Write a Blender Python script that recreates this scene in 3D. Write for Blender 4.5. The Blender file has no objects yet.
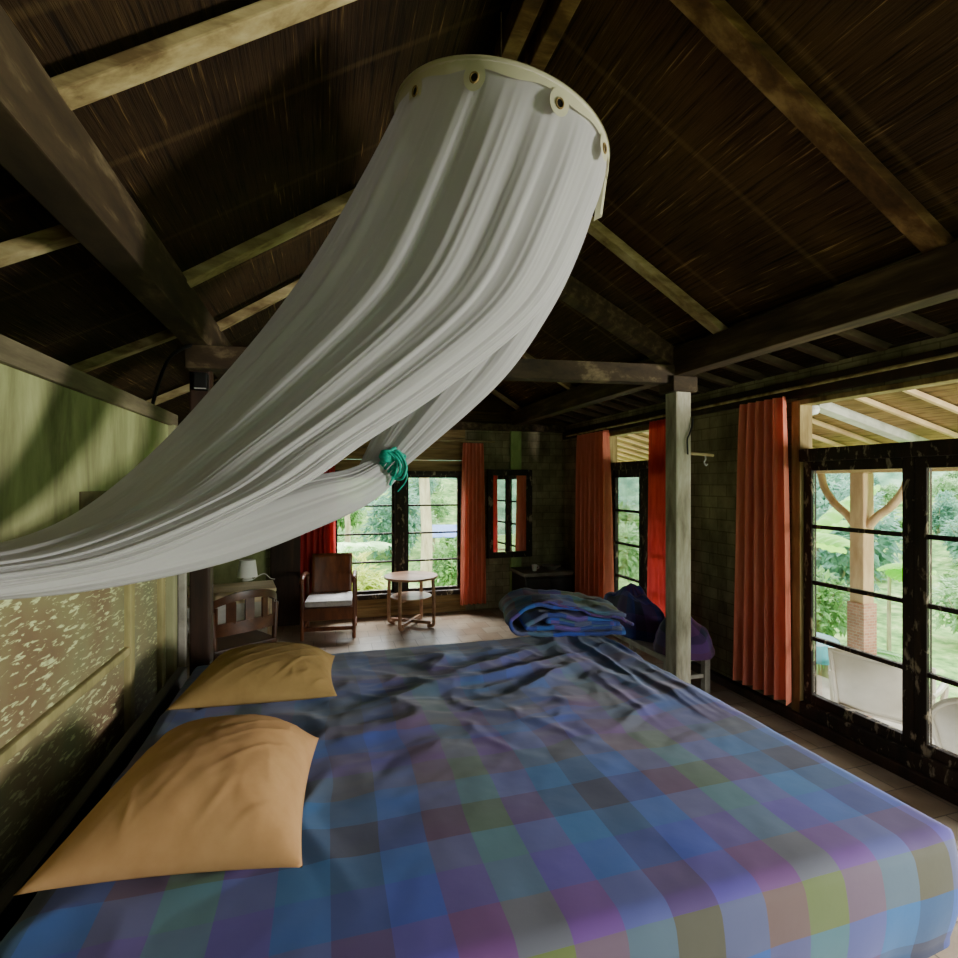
import bpy, bmesh, math, random
from mathutils import Vector, Matrix, noise
random.seed(7)
S = bpy.context.scene
C = S.collection
PI = math.pi
# ------------------------------------------------------------------ camera frame
YAW = math.radians(16.5); F = 520.0; EYE = 1.65; HV = 483.0
cs, sn = math.cos(YAW), math.sin(YAW)
def at(u, v, d):
    """world point seen at pixel (u, v) at depth d metres along the lens axis"""
    xc = (u-479.0)/F*d
    return Vector((xc*cs + d*sn, -xc*sn + d*cs, EYE + (HV-v)/F*d))

# ------------------------------------------------------------------ materials
def newmat(name):
    m = bpy.data.materials.new(name); m.use_nodes = True
    nt = m.node_tree; nt.nodes.clear()
    out = nt.nodes.new('ShaderNodeOutputMaterial')
    return m, nt, out
def N(nt, t, **kw):
    n = nt.nodes.new(t)
    for k, v in kw.items():
        if k in n.inputs.keys(): n.inputs[k].default_value = v
        else: setattr(n, k, v)
    return n
def L(nt, a, b): nt.links.new(a, b)
def srgb(r, g, b):
    f = lambda c: (c/255/12.92) if c/255 <= .04045 else ((c/255+.055)/1.055)**2.4
    return (f(r), f(g), f(b), 1)
def ramp(nt, stops, interp='LINEAR'):
    r = nt.nodes.new('ShaderNodeValToRGB'); r.color_ramp.interpolation = interp
    e = r.color_ramp.elements
    while len(e) < len(stops): e.new(.5)
    for i, (p, c) in enumerate(stops): e[i].position = p; e[i].color = c
    return r
def coords(nt, scale=(1,1,1), src='Object', rot=(0,0,0)):
    tc = nt.nodes.new('ShaderNodeTexCoord'); mp = nt.nodes.new('ShaderNodeMapping')
    mp.inputs['Scale'].default_value = scale; mp.inputs['Rotation'].default_value = rot
    L(nt, tc.outputs[src], mp.inputs['Vector']); return mp.outputs['Vector']
def noisy(name, stops, scale=(4,4,4), detail=5, rough=.8, bump=0.15, bscale=None, nscale=1.0, dist=.2, spec=.3, src='Object', patch=None):
    """principled with a stretched noise through a colour ramp and matching bump; patch=(colour, scale, lo, hi)"""
    m, nt, out = newmat(name)
    b = N(nt, 'ShaderNodeBsdfPrincipled', Roughness=rough); b.inputs['Specular IOR Level'].default_value = spec
    v = coords(nt, scale, src)
    n = N(nt, 'ShaderNodeTexNoise', Scale=nscale, Detail=detail, Roughness=.62, Distortion=dist)
    L(nt, v, n.inputs['Vector'])
    r = ramp(nt, stops); L(nt, n.outputs['Fac'], r.inputs['Fac'])
    col = r.outputs['Color']
    if patch:
        v2 = coords(nt, patch[1], src)
        n2 = N(nt, 'ShaderNodeTexNoise', Scale=1.0, Detail=4, Roughness=.6, Distortion=.4); L(nt, v2, n2.inputs['Vector'])
        r2 = ramp(nt, [(patch[2], (0,0,0,1)), (patch[3], (1,1,1,1))]); L(nt, n2.outputs['Fac'], r2.inputs['Fac'])
        mx = N(nt, 'ShaderNodeMix', data_type='RGBA'); L(nt, r2.outputs['Color'], mx.inputs['Factor'])
        L(nt, col, mx.inputs[6]); mx.inputs[7].default_value = patch[0]; col = mx.outputs[2]
    L(nt, col, b.inputs['Base Color'])
    if bump:
        bp = N(nt, 'ShaderNodeBump', Strength=bump, Distance=.02); L(nt, n.outputs['Fac'], bp.inputs['Height']); L(nt, bp.outputs['Normal'], b.inputs['Normal'])
    L(nt, b.outputs['BSDF'], out.inputs['Surface'])
    return m
M = {}
M['old_wood'] = noisy('old_wood', [(.3, srgb(38,27,16)), (.5, srgb(64,48,30)), (.7, srgb(98,80,54))], (14,1.6,14), nscale=1.2)
M['beam_wood'] = noisy('beam_wood', [(.3, srgb(36,26,15)), (.55, srgb(60,46,28)), (.74, srgb(116,100,72))], (5,2.2,9), nscale=1.2)
M['pale_batten'] = noisy('pale_batten', [(.33, srgb(96,76,46)), (.5, srgb(150,132,90)), (.7, srgb(184,168,126))], (3,9,9), nscale=1.0)
M['log_rafter'] = noisy('log_rafter', [(.33, srgb(54,34,17)), (.5, srgb(90,62,33)), (.7, srgb(146,116,76))], (3,9,9), nscale=1.0)
M['dark_post'] = noisy('dark_post', [(.3, srgb(30,20,14)), (.6, srgb(56,37,26)), (.8, srgb(86,58,40))], (9,9,1.2), rough=.6)
M['grey_post'] = noisy('grey_post', [(.3, srgb(104,96,80)), (.48, srgb(158,150,132)), (.7, srgb(196,190,174))], (9,9,2.0), rough=.85, bump=.3)
M['dark_frame'] = noisy('dark_frame', [(.3, srgb(18,12,8)), (.55, srgb(38,26,17)), (.8, srgb(66,48,33))], (12,12,2.5), rough=.65, patch=(srgb(140,126,104), (20,20,8), .57, .65))
M['jamb_wood'] = noisy('jamb_wood', [(.3, srgb(84,64,34)), (.5, srgb(126,104,62)), (.7, srgb(158,136,92))], (12,12,2), rough=.7)
M['red_wood'] = noisy('red_wood', [(.3, srgb(74,36,18)), (.55, srgb(118,64,36)), (.8, srgb(156,96,58))], (10,10,2), rough=.35, spec=.5, bump=.05)
M['table_wood'] = noisy('table_wood', [(.3, srgb(124,84,58)), (.55, srgb(168,126,96)), (.8, srgb(196,160,132))], (8,3,8), rough=.35, spec=.5, bump=.05)
M['chair_wood'] = noisy('chair_wood', [(.3, srgb(46,26,14)), (.55, srgb(74,44,24)), (.8, srgb(102,66,40))], (10,3,10), rough=.4, spec=.5, bump=.05)
M['desk_wood'] = noisy('desk_wood', [(.3, srgb(182,160,128)), (.55, srgb(214,192,156)), (.8, srgb(228,210,178))], (2,12,12), rough=.45, bump=.05)
M['plank_wood'] = noisy('plank_wood', [(.3, srgb(88,68,40)), (.5, srgb(134,108,68)), (.72, srgb(170,142,96))], (1.4,9,16), rough=.8)
M['white_paint'] = noisy('white_paint', [(.3, srgb(170,168,158)), (.6, srgb(206,204,196))], (7,7,7), rough=.6, bump=.05)
M['bench_paint'] = noisy('bench_paint', [(.3, srgb(120,116,104)), (.6, srgb(158,152,138))], (7,7,7), rough=.6, bump=.05)
M['white_plastic'] = noisy('white_plastic', [(.3, srgb(182,172,156)), (.6, srgb(204,195,180))], (3,3,3), rough=.35, bump=0, spec=.5)
M['lamp_white'] = noisy('lamp_white', [(.3, srgb(222,220,214)), (.6, srgb(238,236,230))], (3,3,3), rough=.5, bump=0)
M['dark_plastic'] = noisy('dark_plastic', [(.3, srgb(14,14,13)), (.7, srgb(30,29,27))], (5,5,5), rough=.4, bump=0)
M['dark_stone'] = noisy('dark_stone', [(.28, srgb(34,30,22)), (.5, srgb(62,56,42)), (.74, srgb(92,84,64))], (3,3,4), detail=8, bump=.4, rough=.9)
M['black_base'] = noisy('black_base', [(.3, srgb(16,14,13)), (.7, srgb(34,29,25))], (5,5,5), rough=.5, bump=.05)
M['green_paint'] = noisy('green_paint', [(.3, srgb(120,142,84)), (.6, srgb(152,174,108))], (8,8,3), rough=.8)
M['mattress_white'] = noisy('mattress_white', [(.3, srgb(176,178,184)), (.6, srgb(212,214,218))], (9,9,9), rough=.5, bump=.2)
M['brick'] = None
M['metal'] = noisy('metal', [(.3, srgb(120,118,112)), (.7, srgb(180,178,170))], (9,9,9), rough=.4, bump=0)
M['slab'] = noisy('slab', [(.3, srgb(78,74,64)), (.7, srgb(120,114,100))], (6,6,6), rough=.6)
M['turquoise'] = noisy('turquoise', [(.3, srgb(60,160,172)), (.7, srgb(92,190,198))], (6,6,6), rough=.5, bump=0)
M['veranda_beam'] = noisy('veranda_beam', [(.3, srgb(178,146,108)), (.6, srgb(216,184,140))], (4,4,4), rough=.8)
M['veranda_post'] = noisy('veranda_post', [(.3, srgb(176,138,104)), (.6, srgb(214,178,142))], (8,8,2), rough=.8)
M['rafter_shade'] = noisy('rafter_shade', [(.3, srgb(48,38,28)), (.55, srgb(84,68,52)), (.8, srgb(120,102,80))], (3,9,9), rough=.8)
M['tarp'] = noisy('tarp', [(.3, srgb(80,120,200)), (.7, srgb(150,180,230))], (3,3,3), rough=.5)
M['bark'] = noisy('bark', [(.3, srgb(130,118,92)), (.6, srgb(190,178,146))], (8,8,2), rough=.9)
M['concrete'] = noisy('concrete', [(.3, srgb(150,142,130)), (.7, srgb(188,180,166))], (3,3,3), rough=.9)
M['cushion'] = noisy('cushion', [(.3, srgb(180,174,172)), (.6, srgb(222,216,214))], (14,14,14), rough=.9, bump=.3)
M['rope'] = noisy('rope', [(.3, srgb(8,110,96)), (.7, srgb(24,170,146))], (60,60,60), rough=.6)
M['cap_plank'] = noisy('cap_plank', [(.3, srgb(70,62,46)), (.55, srgb(108,98,74)), (.8, srgb(140,130,100))], (12,1.5,12), rough=.9)
M['patch'] = noisy('patch', [(.3, srgb(72,66,44)), (.7, srgb(104,94,62))], (9,9,9))

def cloth(name, stops, scale, trans=.3, bump=.15, rough=.9):
    m, nt, out = newmat(name)
    v = coords(nt, scale)
    n = N(nt, 'ShaderNodeTexNoise', Scale=1.0, Detail=4, Roughness=.6); L(nt, v, n.inputs['Vector'])
    r = ramp(nt, stops); L(nt, n.outputs['Fac'], r.inputs['Fac'])
    d = N(nt, 'ShaderNodeBsdfPrincipled', Roughness=rough); d.inputs['Specular IOR Level'].default_value = .1
    L(nt, r.outputs['Color'], d.inputs['Base Color'])
    if bump:
        bp = N(nt, 'ShaderNodeBump', Strength=bump, Distance=.01); L(nt, n.outputs['Fac'], bp.inputs['Height']); L(nt, bp.outputs['Normal'], d.inputs['Normal'])
    if trans:
        t = N(nt, 'ShaderNodeBsdfTranslucent'); L(nt, r.outputs['Color'], t.inputs['Color'])
        mx = N(nt, 'ShaderNodeMixShader', Fac=trans); L(nt, d.outputs['BSDF'], mx.inputs[1]); L(nt, t.outputs['BSDF'], mx.inputs[2])
        L(nt, mx.outputs['Shader'], out.inputs['Surface'])
    else: L(nt, d.outputs['BSDF'], out.inputs['Surface'])
    return m
M['curtain'] = cloth('curtain', [(.3, srgb(222,122,98)), (.7, srgb(242,150,126))], (30,30,4), .35)
M['curtain_red'] = cloth('curtain_red', [(.3, srgb(196,58,60)), (.7, srgb(222,84,80))], (30,30,4), .5)
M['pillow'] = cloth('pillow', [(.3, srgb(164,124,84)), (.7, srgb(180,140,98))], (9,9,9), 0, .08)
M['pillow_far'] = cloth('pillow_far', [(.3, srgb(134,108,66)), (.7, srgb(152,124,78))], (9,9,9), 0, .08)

def net_mat(name, col, transp):
    m, nt, out = newmat(name)
    d = N(nt, 'ShaderNodeBsdfDiffuse', Color=col); t = N(nt, 'ShaderNodeBsdfTranslucent', Color=col); tr = N(nt, 'ShaderNodeBsdfTransparent')
    a = N(nt, 'ShaderNodeMixShader', Fac=.38); L(nt, d.outputs[0], a.inputs[1]); L(nt, t.outputs[0], a.inputs[2])
    # fine mesh: the weave is tighter where seen edge-on, more see-through face-on
    lw = N(nt, 'ShaderNodeLayerWeight', Blend=.35)
    mr = N(nt, 'ShaderNodeMapRange'); mr.inputs['To Min'].default_value = transp; mr.inputs['To Max'].default_value = .0
    L(nt, lw.outputs['Facing'], mr.inputs['Value'])
    b = N(nt, 'ShaderNodeMixShader'); L(nt, mr.outputs['Result'], b.inputs['Fac']); L(nt, a.outputs[0], b.inputs[1]); L(nt, tr.outputs[0], b.inputs[2])
    L(nt, b.outputs[0], out.inputs['Surface'])
    return m
M['net'] = net_mat('net', srgb(190,186,188), .24)
M['net_band'] = net_mat('net_band', srgb(198,193,164), .10)

def bamboo_mat(name, dark, mid, pale, long_axis='Y', seam=True, fine=70):
    """split-bamboo matting: long thin strips along one axis with crosswise stitching rows"""
    m, nt, out = newmat(name)
    b = N(nt, 'ShaderNodeBsdfPrincipled', Roughness=.85); b.inputs['Specular IOR Level'].default_value = .15
    sc = (fine, 2.2, fine) if long_axis == 'Y' else (2.2, fine, fine)
    n = N(nt, 'ShaderNodeTexNoise', Scale=1.0, Detail=3, Roughness=.7); L(nt, coords(nt, sc), n.inputs['Vector'])
    r = ramp(nt, [(.30, dark), (.50, mid), (.62, mid), (.72, pale)]); L(nt, n.outputs['Fac'], r.inputs['Fac'])
    n2 = N(nt, 'ShaderNodeTexNoise', Scale=1.3, Detail=4, Roughness=.6); L(nt, coords(nt, (1,1,1)), n2.inputs['Vector'])
    r2 = ramp(nt, [(.3, (.35,.32,.3,1)), (.7, (1.15,1.1,1.0,1))]); L(nt, n2.outputs['Fac'], r2.inputs['Fac'])
    mu = N(nt, 'ShaderNodeMix', data_type='RGBA', blend_type='MULTIPLY'); mu.inputs['Factor'].default_value = 1
    L(nt, r.outputs['Color'], mu.inputs[6]); L(nt, r2.outputs['Color'], mu.inputs[7])
    col = mu.outputs[2]
    if seam:
        w = N(nt, 'ShaderNodeTexWave', Scale=1.0, Distortion=.12, Detail=2); w.bands_direction = 'Y' if long_axis == 'Y' else 'X'
        w.inputs['Detail Scale'].default_value = 3
        L(nt, coords(nt, (.55,.55,.55)), w.inputs['Vector'])
        rw = ramp(nt, [(.990, (0,0,0,1)), (1, (.10,.10,.10,1))]); L(nt, w.outputs['Fac'], rw.inputs['Fac'])
        mx = N(nt, 'ShaderNodeMix', data_type='RGBA'); L(nt, rw.outputs['Color'], mx.inputs['Factor']); L(nt, col, mx.inputs[6]); mx.inputs[7].default_value = pale
        col = mx.outputs[2]
    L(nt, col, b.inputs['Base Color'])
    bp = N(nt, 'ShaderNodeBump', Strength=.5, Distance=.02); L(nt, n.outputs['Fac'], bp.inputs['Height']); L(nt, bp.outputs['Normal'], b.inputs['Normal'])
    L(nt, b.outputs['BSDF'], out.inputs['Surface'])
    return m
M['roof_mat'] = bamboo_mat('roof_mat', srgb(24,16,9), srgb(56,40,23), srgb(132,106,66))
M['roof_mat_lit'] = bamboo_mat('roof_mat_lit', srgb(30,21,12), srgb(78,57,34), srgb(170,140,92))  # lighter copy of the matting, window light on the right slope put into colour
M['gable_mat'] = bamboo_mat('gable_mat', srgb(40,30,16), srgb(86,66,38), srgb(130,106,66), 'X', False)
M['veranda_mat'] = bamboo_mat('veranda_mat', srgb(92,72,46), srgb(160,132,92), srgb(198,172,130), 'Y', False, 30)

def plaster():
    m, nt, out = newmat('green_plaster')
    b = N(nt, 'ShaderNodeBsdfPrincipled', Roughness=.9); b.inputs['Specular IOR Level'].default_value = .2
    n = N(nt, 'ShaderNodeTexNoise', Scale=1, Detail=7, Roughness=.65, Distortion=.3); L(nt, coords(nt, (3,5,1.3)), n.inputs['Vector'])
    r = ramp(nt, [(.28, srgb(96,96,64)), (.46, srgb(132,134,92)), (.62, srgb(156,160,112)), (.8, srgb(136,132,94))]); L(nt, n.outputs['Fac'], r.inputs['Fac'])
    L(nt, r.outputs['Color'], b.inputs['Base Color'])
    bp = N(nt, 'ShaderNodeBump', Strength=.25, Distance=.02); L(nt, n.outputs['Fac'], bp.inputs['Height']); L(nt, bp.outputs['Normal'], b.inputs['Normal'])
    L(nt, b.outputs['BSDF'], out.inputs['Surface']); return m
M['plaster'] = plaster()

def scratched():
    """old painted panel, rubbed down to timber, with pale slanting scrape marks"""
    m, nt, out = newmat('scratched_panel')
    b = N(nt, 'ShaderNodeBsdfPrincipled', Roughness=.55); b.inputs['Specular IOR Level'].default_value = .3
    n = N(nt, 'ShaderNodeTexNoise', Scale=1, Detail=4, Roughness=.55); L(nt, coords(nt, (2,2.2,2.2)), n.inputs['Vector'])
    r = ramp(nt, [(.32, srgb(104,108,82)), (.47, srgb(126,118,86)), (.62, srgb(118,98,74)), (.8, srgb(106,82,64))]); L(nt, n.outputs['Fac'], r.inputs['Fac'])
    n2 = N(nt, 'ShaderNodeTexNoise', Scale=1, Detail=3, Roughness=.6, Distortion=.5); L(nt, coords(nt, (8,16,76), rot=(math.radians(-28),0,0)), n2.inputs['Vector'])
    r2 = ramp(nt, [(.56, (0,0,0,1)), (.62, (1,1,1,1))]); L(nt, n2.outputs['Fac'], r2.inputs['Fac'])
    n3 = N(nt, 'ShaderNodeTexNoise', Scale=1, Detail=2); L(nt, coords(nt, (3,3,3)), n3.inputs['Vector'])
    r3 = ramp(nt, [(.30, (.15,.15,.15,1)), (.55, (1,1,1,1))]); L(nt, n3.outputs['Fac'], r3.inputs['Fac'])
    mm = N(nt, 'ShaderNodeMath', operation='MULTIPLY'); L(nt, r2.outputs['Color'], mm.inputs[0]); L(nt, r3.outputs['Color'], mm.inputs[1])
    mx = N(nt, 'ShaderNodeMix', data_type='RGBA'); L(nt, mm.outputs[0], mx.inputs['Factor']); L(nt, r.outputs['Color'], mx.inputs[6]); mx.inputs[7].default_value = srgb(196,200,150)
    L(nt, mx.outputs[2], b.inputs['Base Color']); L(nt, b.outputs['BSDF'], out.inputs['Surface']); return m
M['scratched'] = scratched()
M['panel_frame'] = noisy('panel_frame', [(.3, srgb(112,104,68)), (.55, srgb(146,136,92)), (.8, srgb(168,156,108))], (9,9,2.5), rough=.8)
M['door_green'] = noisy('door_green', [(.3, srgb(112,112,80)), (.6, srgb(146,144,108))], (9,9,2), rough=.8)

def block_wall():
    m, nt, out = newmat('block_wall')
    b = N(nt, 'ShaderNodeBsdfPrincipled', Roughness=.95); b.inputs['Specular IOR Level'].default_value = .1
    n = N(nt, 'ShaderNodeTexNoise', Scale=1, Detail=7, Roughness=.65); L(nt, coords(nt, (4,4,2.2)), n.inputs['Vector'])
    r = ramp(nt, [(.28, srgb(88,80,62)), (.5, srgb(130,120,94)), (.74, srgb(170,160,126))]); L(nt, n.outputs['Fac'], r.inputs['Fac'])
    tc = N(nt, 'ShaderNodeTexCoord'); sp = N(nt, 'ShaderNodeSeparateXYZ'); cb = N(nt, 'ShaderNodeCombineXYZ'); ad = N(nt, 'ShaderNodeMath', operation='ADD')
    L(nt, tc.outputs['Object'], sp.inputs[0]); L(nt, sp.outputs['X'], ad.inputs[0]); L(nt, sp.outputs['Y'], ad.inputs[1]); L(nt, ad.outputs[0], cb.inputs['X']); L(nt, sp.outputs['Z'], cb.inputs['Y'])
    br = N(nt, 'ShaderNodeTexBrick', Scale=2.6); br.inputs['Mortar Size'].default_value = .012; br.inputs['Color1'].default_value = (1,1,1,1); br.inputs['Color2'].default_value = (.7,.7,.7,1); br.inputs['Mortar'].default_value = (.5,.5,.45,1)
    L(nt, cb.outputs[0], br.inputs['Vector'])
    mu = N(nt, 'ShaderNodeMix', data_type='RGBA', blend_type='MULTIPLY'); mu.inputs['Factor'].default_value = .9
    L(nt, r.outputs['Color'], mu.inputs[6]); L(nt, br.outputs['Color'], mu.inputs[7])
    L(nt, mu.outputs[2], b.inputs['Base Color'])
    bp = N(nt, 'ShaderNodeBump', Strength=.4, Distance=.03); L(nt, n.outputs['Fac'], bp.inputs['Height']); L(nt, bp.outputs['Normal'], b.inputs['Normal'])
    L(nt, b.outputs['BSDF'], out.inputs['Surface']); return m
M['block_wall'] = block_wall()

def tiles(name, c1, c2, mortar, scale, rough, w=.5, h=.5, msize=.008, zmap=False, stain=None):
    m, nt, out = newmat(name)
    b = N(nt, 'ShaderNodeBsdfPrincipled', Roughness=rough); b.inputs['Specular IOR Level'].default_value = .5
    if zmap:
        tc = N(nt, 'ShaderNodeTexCoord'); sp = N(nt, 'ShaderNodeSeparateXYZ'); cb = N(nt, 'ShaderNodeCombineXYZ'); ad = N(nt, 'ShaderNodeMath', operation='ADD')
        L(nt, tc.outputs['Object'], sp.inputs[0]); L(nt, sp.outputs['X'], ad.inputs[0]); L(nt, sp.outputs['Y'], ad.inputs[1]); L(nt, ad.outputs[0], cb.inputs['X']); L(nt, sp.outputs['Z'], cb.inputs['Y']); vec = cb.outputs[0]
    else: vec = coords(nt, (1,1,1))
    br = N(nt, 'ShaderNodeTexBrick', Scale=scale); br.inputs['Mortar Size'].default_value = msize; br.inputs['Brick Width'].default_value = w; br.inputs['Row Height'].default_value = h
    br.inputs['Color1'].default_value = c1; br.inputs['Color2'].default_value = c2; br.inputs['Mortar'].default_value = mortar
    L(nt, vec, br.inputs['Vector'])
    n = N(nt, 'ShaderNodeTexNoise', Scale=2.5, Detail=6, Roughness=.65); L(nt, coords(nt, (1,1,1)), n.inputs['Vector'])
    r = ramp(nt, [(.3, (.55,.5,.45,1)), (.7, (1.1,1.08,1.05,1))]); L(nt, n.outputs['Fac'], r.inputs['Fac'])
    mu = N(nt, 'ShaderNodeMix', data_type='RGBA', blend_type='MULTIPLY'); mu.inputs['Factor'].default_value = 1
    L(nt, br.outputs['Color'], mu.inputs[6]); L(nt, r.outputs['Color'], mu.inputs[7]); L(nt, mu.outputs[2], b.inputs['Base Color'])
    bp = N(nt, 'ShaderNodeBump', Strength=.2, Distance=.01); L(nt, br.outputs['Fac'], bp.inputs['Height']); bp.invert = True; L(nt, bp.outputs['Normal'], b.inputs['Normal'])
    L(nt, b.outputs['BSDF'], out.inputs['Surface']); return m
M['floor'] = tiles('floor', srgb(166,152,134), srgb(144,124,104), srgb(96,84,72), 2.2, .32)
M['brick'] = tiles('brick', srgb(190,132,108), srgb(210,156,132), srgb(206,186,168), 8.5, .9, .5, .22, .02, True)

def plaid(name, gain=1.0, src='UV', xs=None, ys=None, fade=False):
    """madras check: constant stripes woven in both directions, six to a .72 m repeat"""
    m, nt, out = newmat(name)
    b = N(nt, 'ShaderNodeBsdfPrincipled', Roughness=.75); b.inputs['Specular IOR Level'].default_value = .25
    try: b.inputs['Sheen Weight'].default_value = .15
    except Exception: pass
    cols = {'Y': srgb(132,124,30), 'P': srgb(130,78,170), 'T': srgb(44,124,196), 'D': srgb(54,58,92), 'B': srgb(66,92,212), 'R': srgb(138,76,124), 'G': srgb(116,154,84), 'W': srgb(112,112,112)}
    tc = N(nt, 'ShaderNodeTexCoord'); sp = N(nt, 'ShaderNodeSeparateXYZ'); L(nt, tc.outputs[src], sp.inputs[0])
    outs = []
    for axis, seq in (('X', xs or 'GPTDBR'), ('Y', ys or 'PBTDTWPBRDTBPBTDTWPBRDTY')):
        n = len(seq)
        sc = N(nt, 'ShaderNodeMath', operation='MULTIPLY'); sc.inputs[1].default_value = 1/(.12*n); L(nt, sp.outputs[axis], sc.inputs[0])
        fr = N(nt, 'ShaderNodeMath', operation='FRACT'); L(nt, sc.outputs[0], fr.inputs[0])
        r = ramp(nt, [(i/n, cols[ch]) for i, ch in enumerate(seq)], 'CONSTANT'); L(nt, fr.outputs[0], r.inputs['Fac']); outs.append(r.outputs['Color'])
    mx = N(nt, 'ShaderNodeMix', data_type='RGBA'); mx.inputs['Factor'].default_value = .5; L(nt, outs[0], mx.inputs[6]); L(nt, outs[1], mx.inputs[7])
    g = N(nt, 'ShaderNodeMix', data_type='RGBA', blend_type='MULTIPLY'); g.inputs['Factor'].default_value = 1
    top = mx.outputs[2]
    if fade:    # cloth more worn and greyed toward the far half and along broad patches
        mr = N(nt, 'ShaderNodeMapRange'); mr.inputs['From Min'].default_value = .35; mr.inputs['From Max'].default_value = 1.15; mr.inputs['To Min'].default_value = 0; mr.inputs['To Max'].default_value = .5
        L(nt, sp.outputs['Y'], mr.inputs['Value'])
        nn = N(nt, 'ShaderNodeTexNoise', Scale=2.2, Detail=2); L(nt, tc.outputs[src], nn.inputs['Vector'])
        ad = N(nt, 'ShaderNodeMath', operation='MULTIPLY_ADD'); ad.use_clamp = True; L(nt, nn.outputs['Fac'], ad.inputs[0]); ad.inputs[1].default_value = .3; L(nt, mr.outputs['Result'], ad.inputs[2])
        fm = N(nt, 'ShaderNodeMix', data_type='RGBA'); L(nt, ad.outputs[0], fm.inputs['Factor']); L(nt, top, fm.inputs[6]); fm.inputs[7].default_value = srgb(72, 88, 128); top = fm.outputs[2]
    L(nt, top, g.inputs[6]); g.inputs[7].default_value = (gain,gain,gain,1)
    L(nt, g.outputs[2], b.inputs['Base Color'])
    n2 = N(nt, 'ShaderNodeTexNoise', Scale=1, Detail=4); L(nt, coords(nt, (7,7,7)), n2.inputs['Vector'])
    bp = N(nt, 'ShaderNodeBump', Strength=.12, Distance=.02); L(nt, n2.outputs['Fac'], bp.inputs['Height']); L(nt, bp.outputs['Normal'], b.inputs['Normal'])
    L(nt, b.outputs['BSDF'], out.inputs['Surface']); return m
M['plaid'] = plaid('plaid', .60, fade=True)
M['plaid_blanket'] = plaid('plaid_blanket', .5, xs='TDBGYDR', ys='BDTRDG')
M['plaid_dark'] = plaid('plaid_dark', .36, xs='BDPBDP', ys='PBDPBD')
M['plaid_purple'] = plaid('plaid_purple', .35, xs='PDRPDP', ys='PRDPRB')

def glass_mat():
    m, nt, out = newmat('glass')
    g = N(nt, 'ShaderNodeBsdfGlossy', Roughness=.02); t = N(nt, 'ShaderNodeBsdfTransparent', Color=(.97,.98,.97,1))
    fr = N(nt, 'ShaderNodeFresnel', IOR=1.45); ml = N(nt, 'ShaderNodeMath', operation='MULTIPLY'); ml.inputs[1].default_value = .6
    L(nt, fr.outputs[0], ml.inputs[0])
    mx = N(nt, 'ShaderNodeMixShader'); L(nt, ml.outputs[0], mx.inputs['Fac']); L(nt, t.outputs[0], mx.inputs[1]); L(nt, g.outputs[0], mx.inputs[2])
    L(nt, mx.outputs[0], out.inputs['Surface']); return m
M['glass'] = glass_mat()
def mirror_mat():
    m, nt, out = newmat('mirror_glass'); g = N(nt, 'ShaderNodeBsdfGlossy', Roughness=.0, Color=(.86,.88,.86,1)); L(nt, g.outputs[0], out.inputs['Surface']); return m
M['mirror'] = mirror_mat()
def leaf_mat(name, c1, c2, trans=.45, scale=2.0):
    m, nt, out = newmat(name)
    oi = N(nt, 'ShaderNodeObjectInfo')
    n = N(nt, 'ShaderNodeTexNoise', Scale=scale, Detail=3); L(nt, coords(nt, (1,1,1)), n.inputs['Vector'])
    r = ramp(nt, [(.35, c1), (.65, c2)]); L(nt, n.outputs['Fac'], r.inputs['Fac'])
    d = N(nt, 'ShaderNodeBsdfPrincipled', Roughness=.5); L(nt, r.outputs[0], d.inputs['Base Color'])
    t = N(nt, 'ShaderNodeBsdfTranslucent'); L(nt, r.outputs[0], t.inputs['Color'])
    mx = N(nt, 'ShaderNodeMixShader', Fac=trans); L(nt, d.outputs[0], mx.inputs[1]); L(nt, t.outputs[0], mx.inputs[2])
    L(nt, mx.outputs[0], out.inputs['Surface']); return m
M['leaf_mid'] = leaf_mat('leaf_mid', srgb(92,140,78), srgb(150,196,112))
M['leaf_pale'] = leaf_mat('leaf_pale', srgb(140,182,128), srgb(196,226,172))
M['leaf_blue'] = leaf_mat('leaf_blue', srgb(92,146,124), srgb(150,196,172))
M['leaf_lime'] = leaf_mat('leaf_lime', srgb(120,196,60), srgb(176,232,96))
M['leaf_yellow'] = leaf_mat('leaf_yellow', srgb(176,190,80), srgb(214,220,120))
M['grass'] = noisy('grass', [(.34, srgb(78,120,60)), (.5, srgb(128,170,90)), (.68, srgb(186,206,130))], (4,4,4), rough=.9)
M['hill'] = noisy('hill', [(.36, srgb(66,112,84)), (.52, srgb(112,158,120)), (.68, srgb(164,198,154))], (1.3,1.3,1.3), detail=10, rough=1, bump=.6)

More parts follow.
